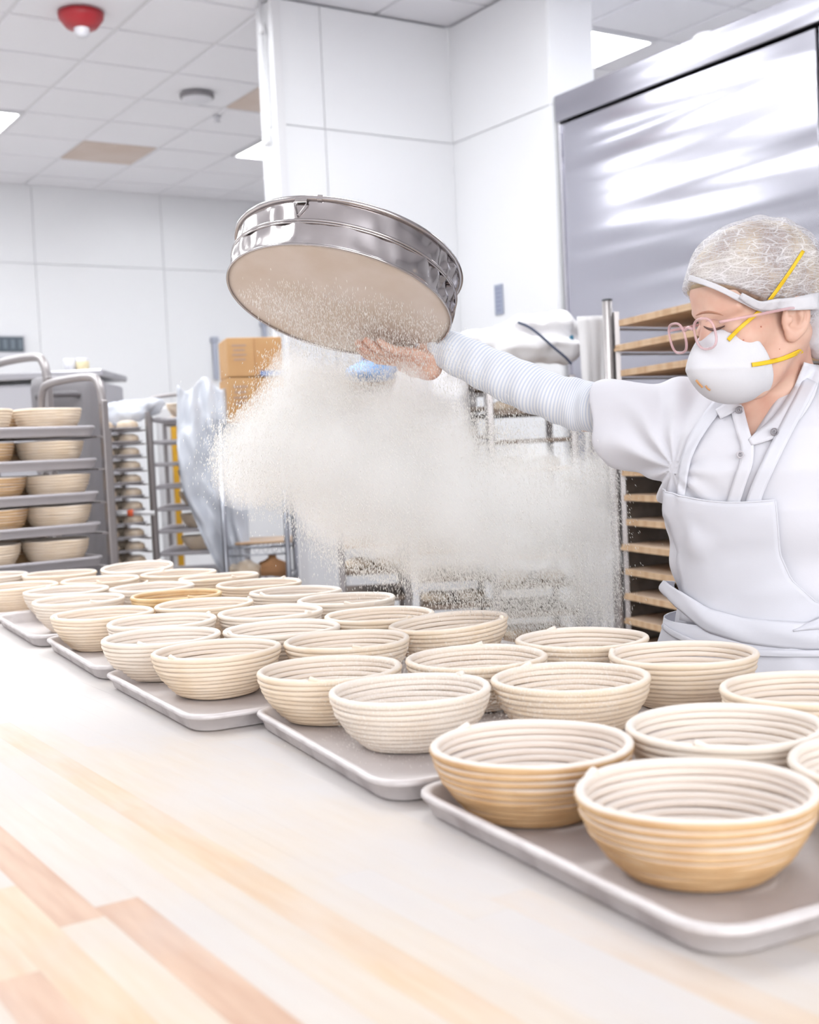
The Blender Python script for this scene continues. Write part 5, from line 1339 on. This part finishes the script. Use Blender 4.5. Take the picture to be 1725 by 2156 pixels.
sets = [(core, 62000, 16, dz_, .05, (.0035, .0075, .00055)), (heart, 16000, 26, dz_, .04, (.003, .006, .0006)), (under, 9000, 10, 2.16, .05, (.003, .008, .0004)), (upper, 9000, 14, 2.2, .06, (.003, .008, .0004)),
        (right, 9000, 12, 2.28, .05, (.003, .007, .0004)), (low, 14000, 18, 2.2, .05, (.003, .008, .00045)), (lowr, 9000, 14, 2.25, .06, (.003, .008, .0004)), (veil, 9000, 30, 1.45, .05, (.0010, .0022, .00028))]
Vs = []; 
for (poly, n, fe, zc, zs, (l0, l1, wd)) in sets:
    q, z = sample(poly, n, fe, zc, zs)
    u = (q[:, 0] - 862.5) / FPX; v = (q[:, 1] - 1078) / FPX
    P = (FW[None] + u[:, None] * RT[None] - v[:, None] * UP[None]) * z[:, None] + np.array([0, 0, CAMZ])
    # each grain falls along the drifting air: mostly down, fanned out from under the sieve
    fan = (P[:, 0] - SB[0]) * .75 + .12 * np.sin(P[:, 0] * 17 + P[:, 2] * 11)
    D = np.stack([fan + rng.normal(0, .12, n), rng.normal(0, .12, n), -np.ones(n)], 1); D = unit2(D)
    A = unit2(np.cross(D, rng.normal(size=(n, 3)))); B = np.cross(D, A)
    L_ = rng.uniform(l0, l1, n)[:, None]; w_ = (wd * rng.uniform(.6, 1.4, n))[:, None]
    c, s = math.cos(2 * pi / 3), math.sin(2 * pi / 3)
    Vs.append(np.stack([P - D * L_ / 2, P + A * w_ - D * L_ * .1, P + (A * c + B * s) * w_ - D * L_ * .1, P + (A * c - B * s) * w_ - D * L_ * .1, P + D * L_ / 2], 1))
V = np.concatenate(Vs); n = len(V)
base = (np.arange(n) * 5)[:, None, None]
T = np.array([[0, 2, 1], [0, 3, 2], [0, 1, 3], [4, 1, 2], [4, 2, 3], [4, 3, 1]])[None]
HAZE = 7.0
grain_mat = bpy.data.materials.new('falling_flour'); grain_mat.use_nodes = True; nt = grain_mat.node_tree; N = nt.nodes; L = nt.links
df = N.new('ShaderNodeBsdfDiffuse'); tl = N.new('ShaderNodeBsdfTranslucent'); mxs = N.new('ShaderNodeMixShader'); mxs.inputs[0].default_value = .5
for b_ in (df, tl): b_.inputs[0].default_value = (.99, .972, .945, 1)
L.new(df.outputs[0], mxs.inputs[1]); L.new(tl.outputs[0], mxs.inputs[2]); L.new(mxs.outputs[0], N['Material Output'].inputs[0])
fo = fastmesh('flour_cloud', (V.reshape(-1, 3) @ RZ.T), (T + base).reshape(-1, 3), grain_mat, None, False)
setp(fo, 'cloud of white flour falling from the sieve over the baskets', 'flour', None, 'stuff')

# the densest part is a haze of fine flour: nested soft bodies of thin air-borne dust
hz = bpy.data.materials.new('flour_haze'); hz.use_nodes = True; nt = hz.node_tree; N = nt.nodes; L = nt.links
N.remove(N['Principled BSDF']); vs_ = N.new('ShaderNodeVolumeScatter'); vs_.inputs['Color'].default_value = (.999, .993, .984, 1); vs_.inputs['Density'].default_value = HAZE; L.new(vs_.outputs[0], N['Material Output'].inputs['Volume'])
blobs = [(600, 860, 60), (700, 830, 60), (800, 880, 70), (560, 940, 80), (520, 1000, 60), (680, 960, 110), (800, 1010, 120), (920, 960, 90), (940, 1070, 110), (700, 1070, 60), (820, 1120, 60), (1050, 1040, 90), (1060, 1120, 80), (1160, 1080, 80), (1230, 1090, 60), (1245, 1180, 50), (1160, 1160, 50), (980, 1150, 60), (900, 870, 50), (1240, 1010, 45), (620, 790, 45), (850, 820, 45), (1120, 985, 50), (1245, 1245, 38), (890, 1185, 38), (1080, 1180, 45), (1200, 1000, 40), (740, 1120, 40)]
bl = [(Cq(u, v, 2.12 + (u - 450) / 850 * .16), r * 2.15 / FPX) for (u, v, r) in blobs]
def hazef(P):
    d = None
    for c_, r in bl: e = ell(P, c_, (r, min(r, .085), r)); d = e if d is None else smin(d, e, .03)
    return d + .008 * wob(P, 45) + .004 * wob(P, 95, (2, 1, 0))
lo = np.min([c_ - r - .06 for c_, r in bl], 0); hi = np.max([c_ + r + .06 for c_, r in bl], 0)
hc = (lo + hi) / 2
he = empty('flour_haze', W(hc), YAW, 'dense white haze of fine flour in the middle of the falling cloud', 'flour', None, 'stuff')
for k, off in enumerate((-.012, .0, .012, .026)):
    o = sdfmesh('haze_body', lambda P: hazef(P) + off, lo, hi, .012, hz, he, hc); setp(o, kind='stuff')
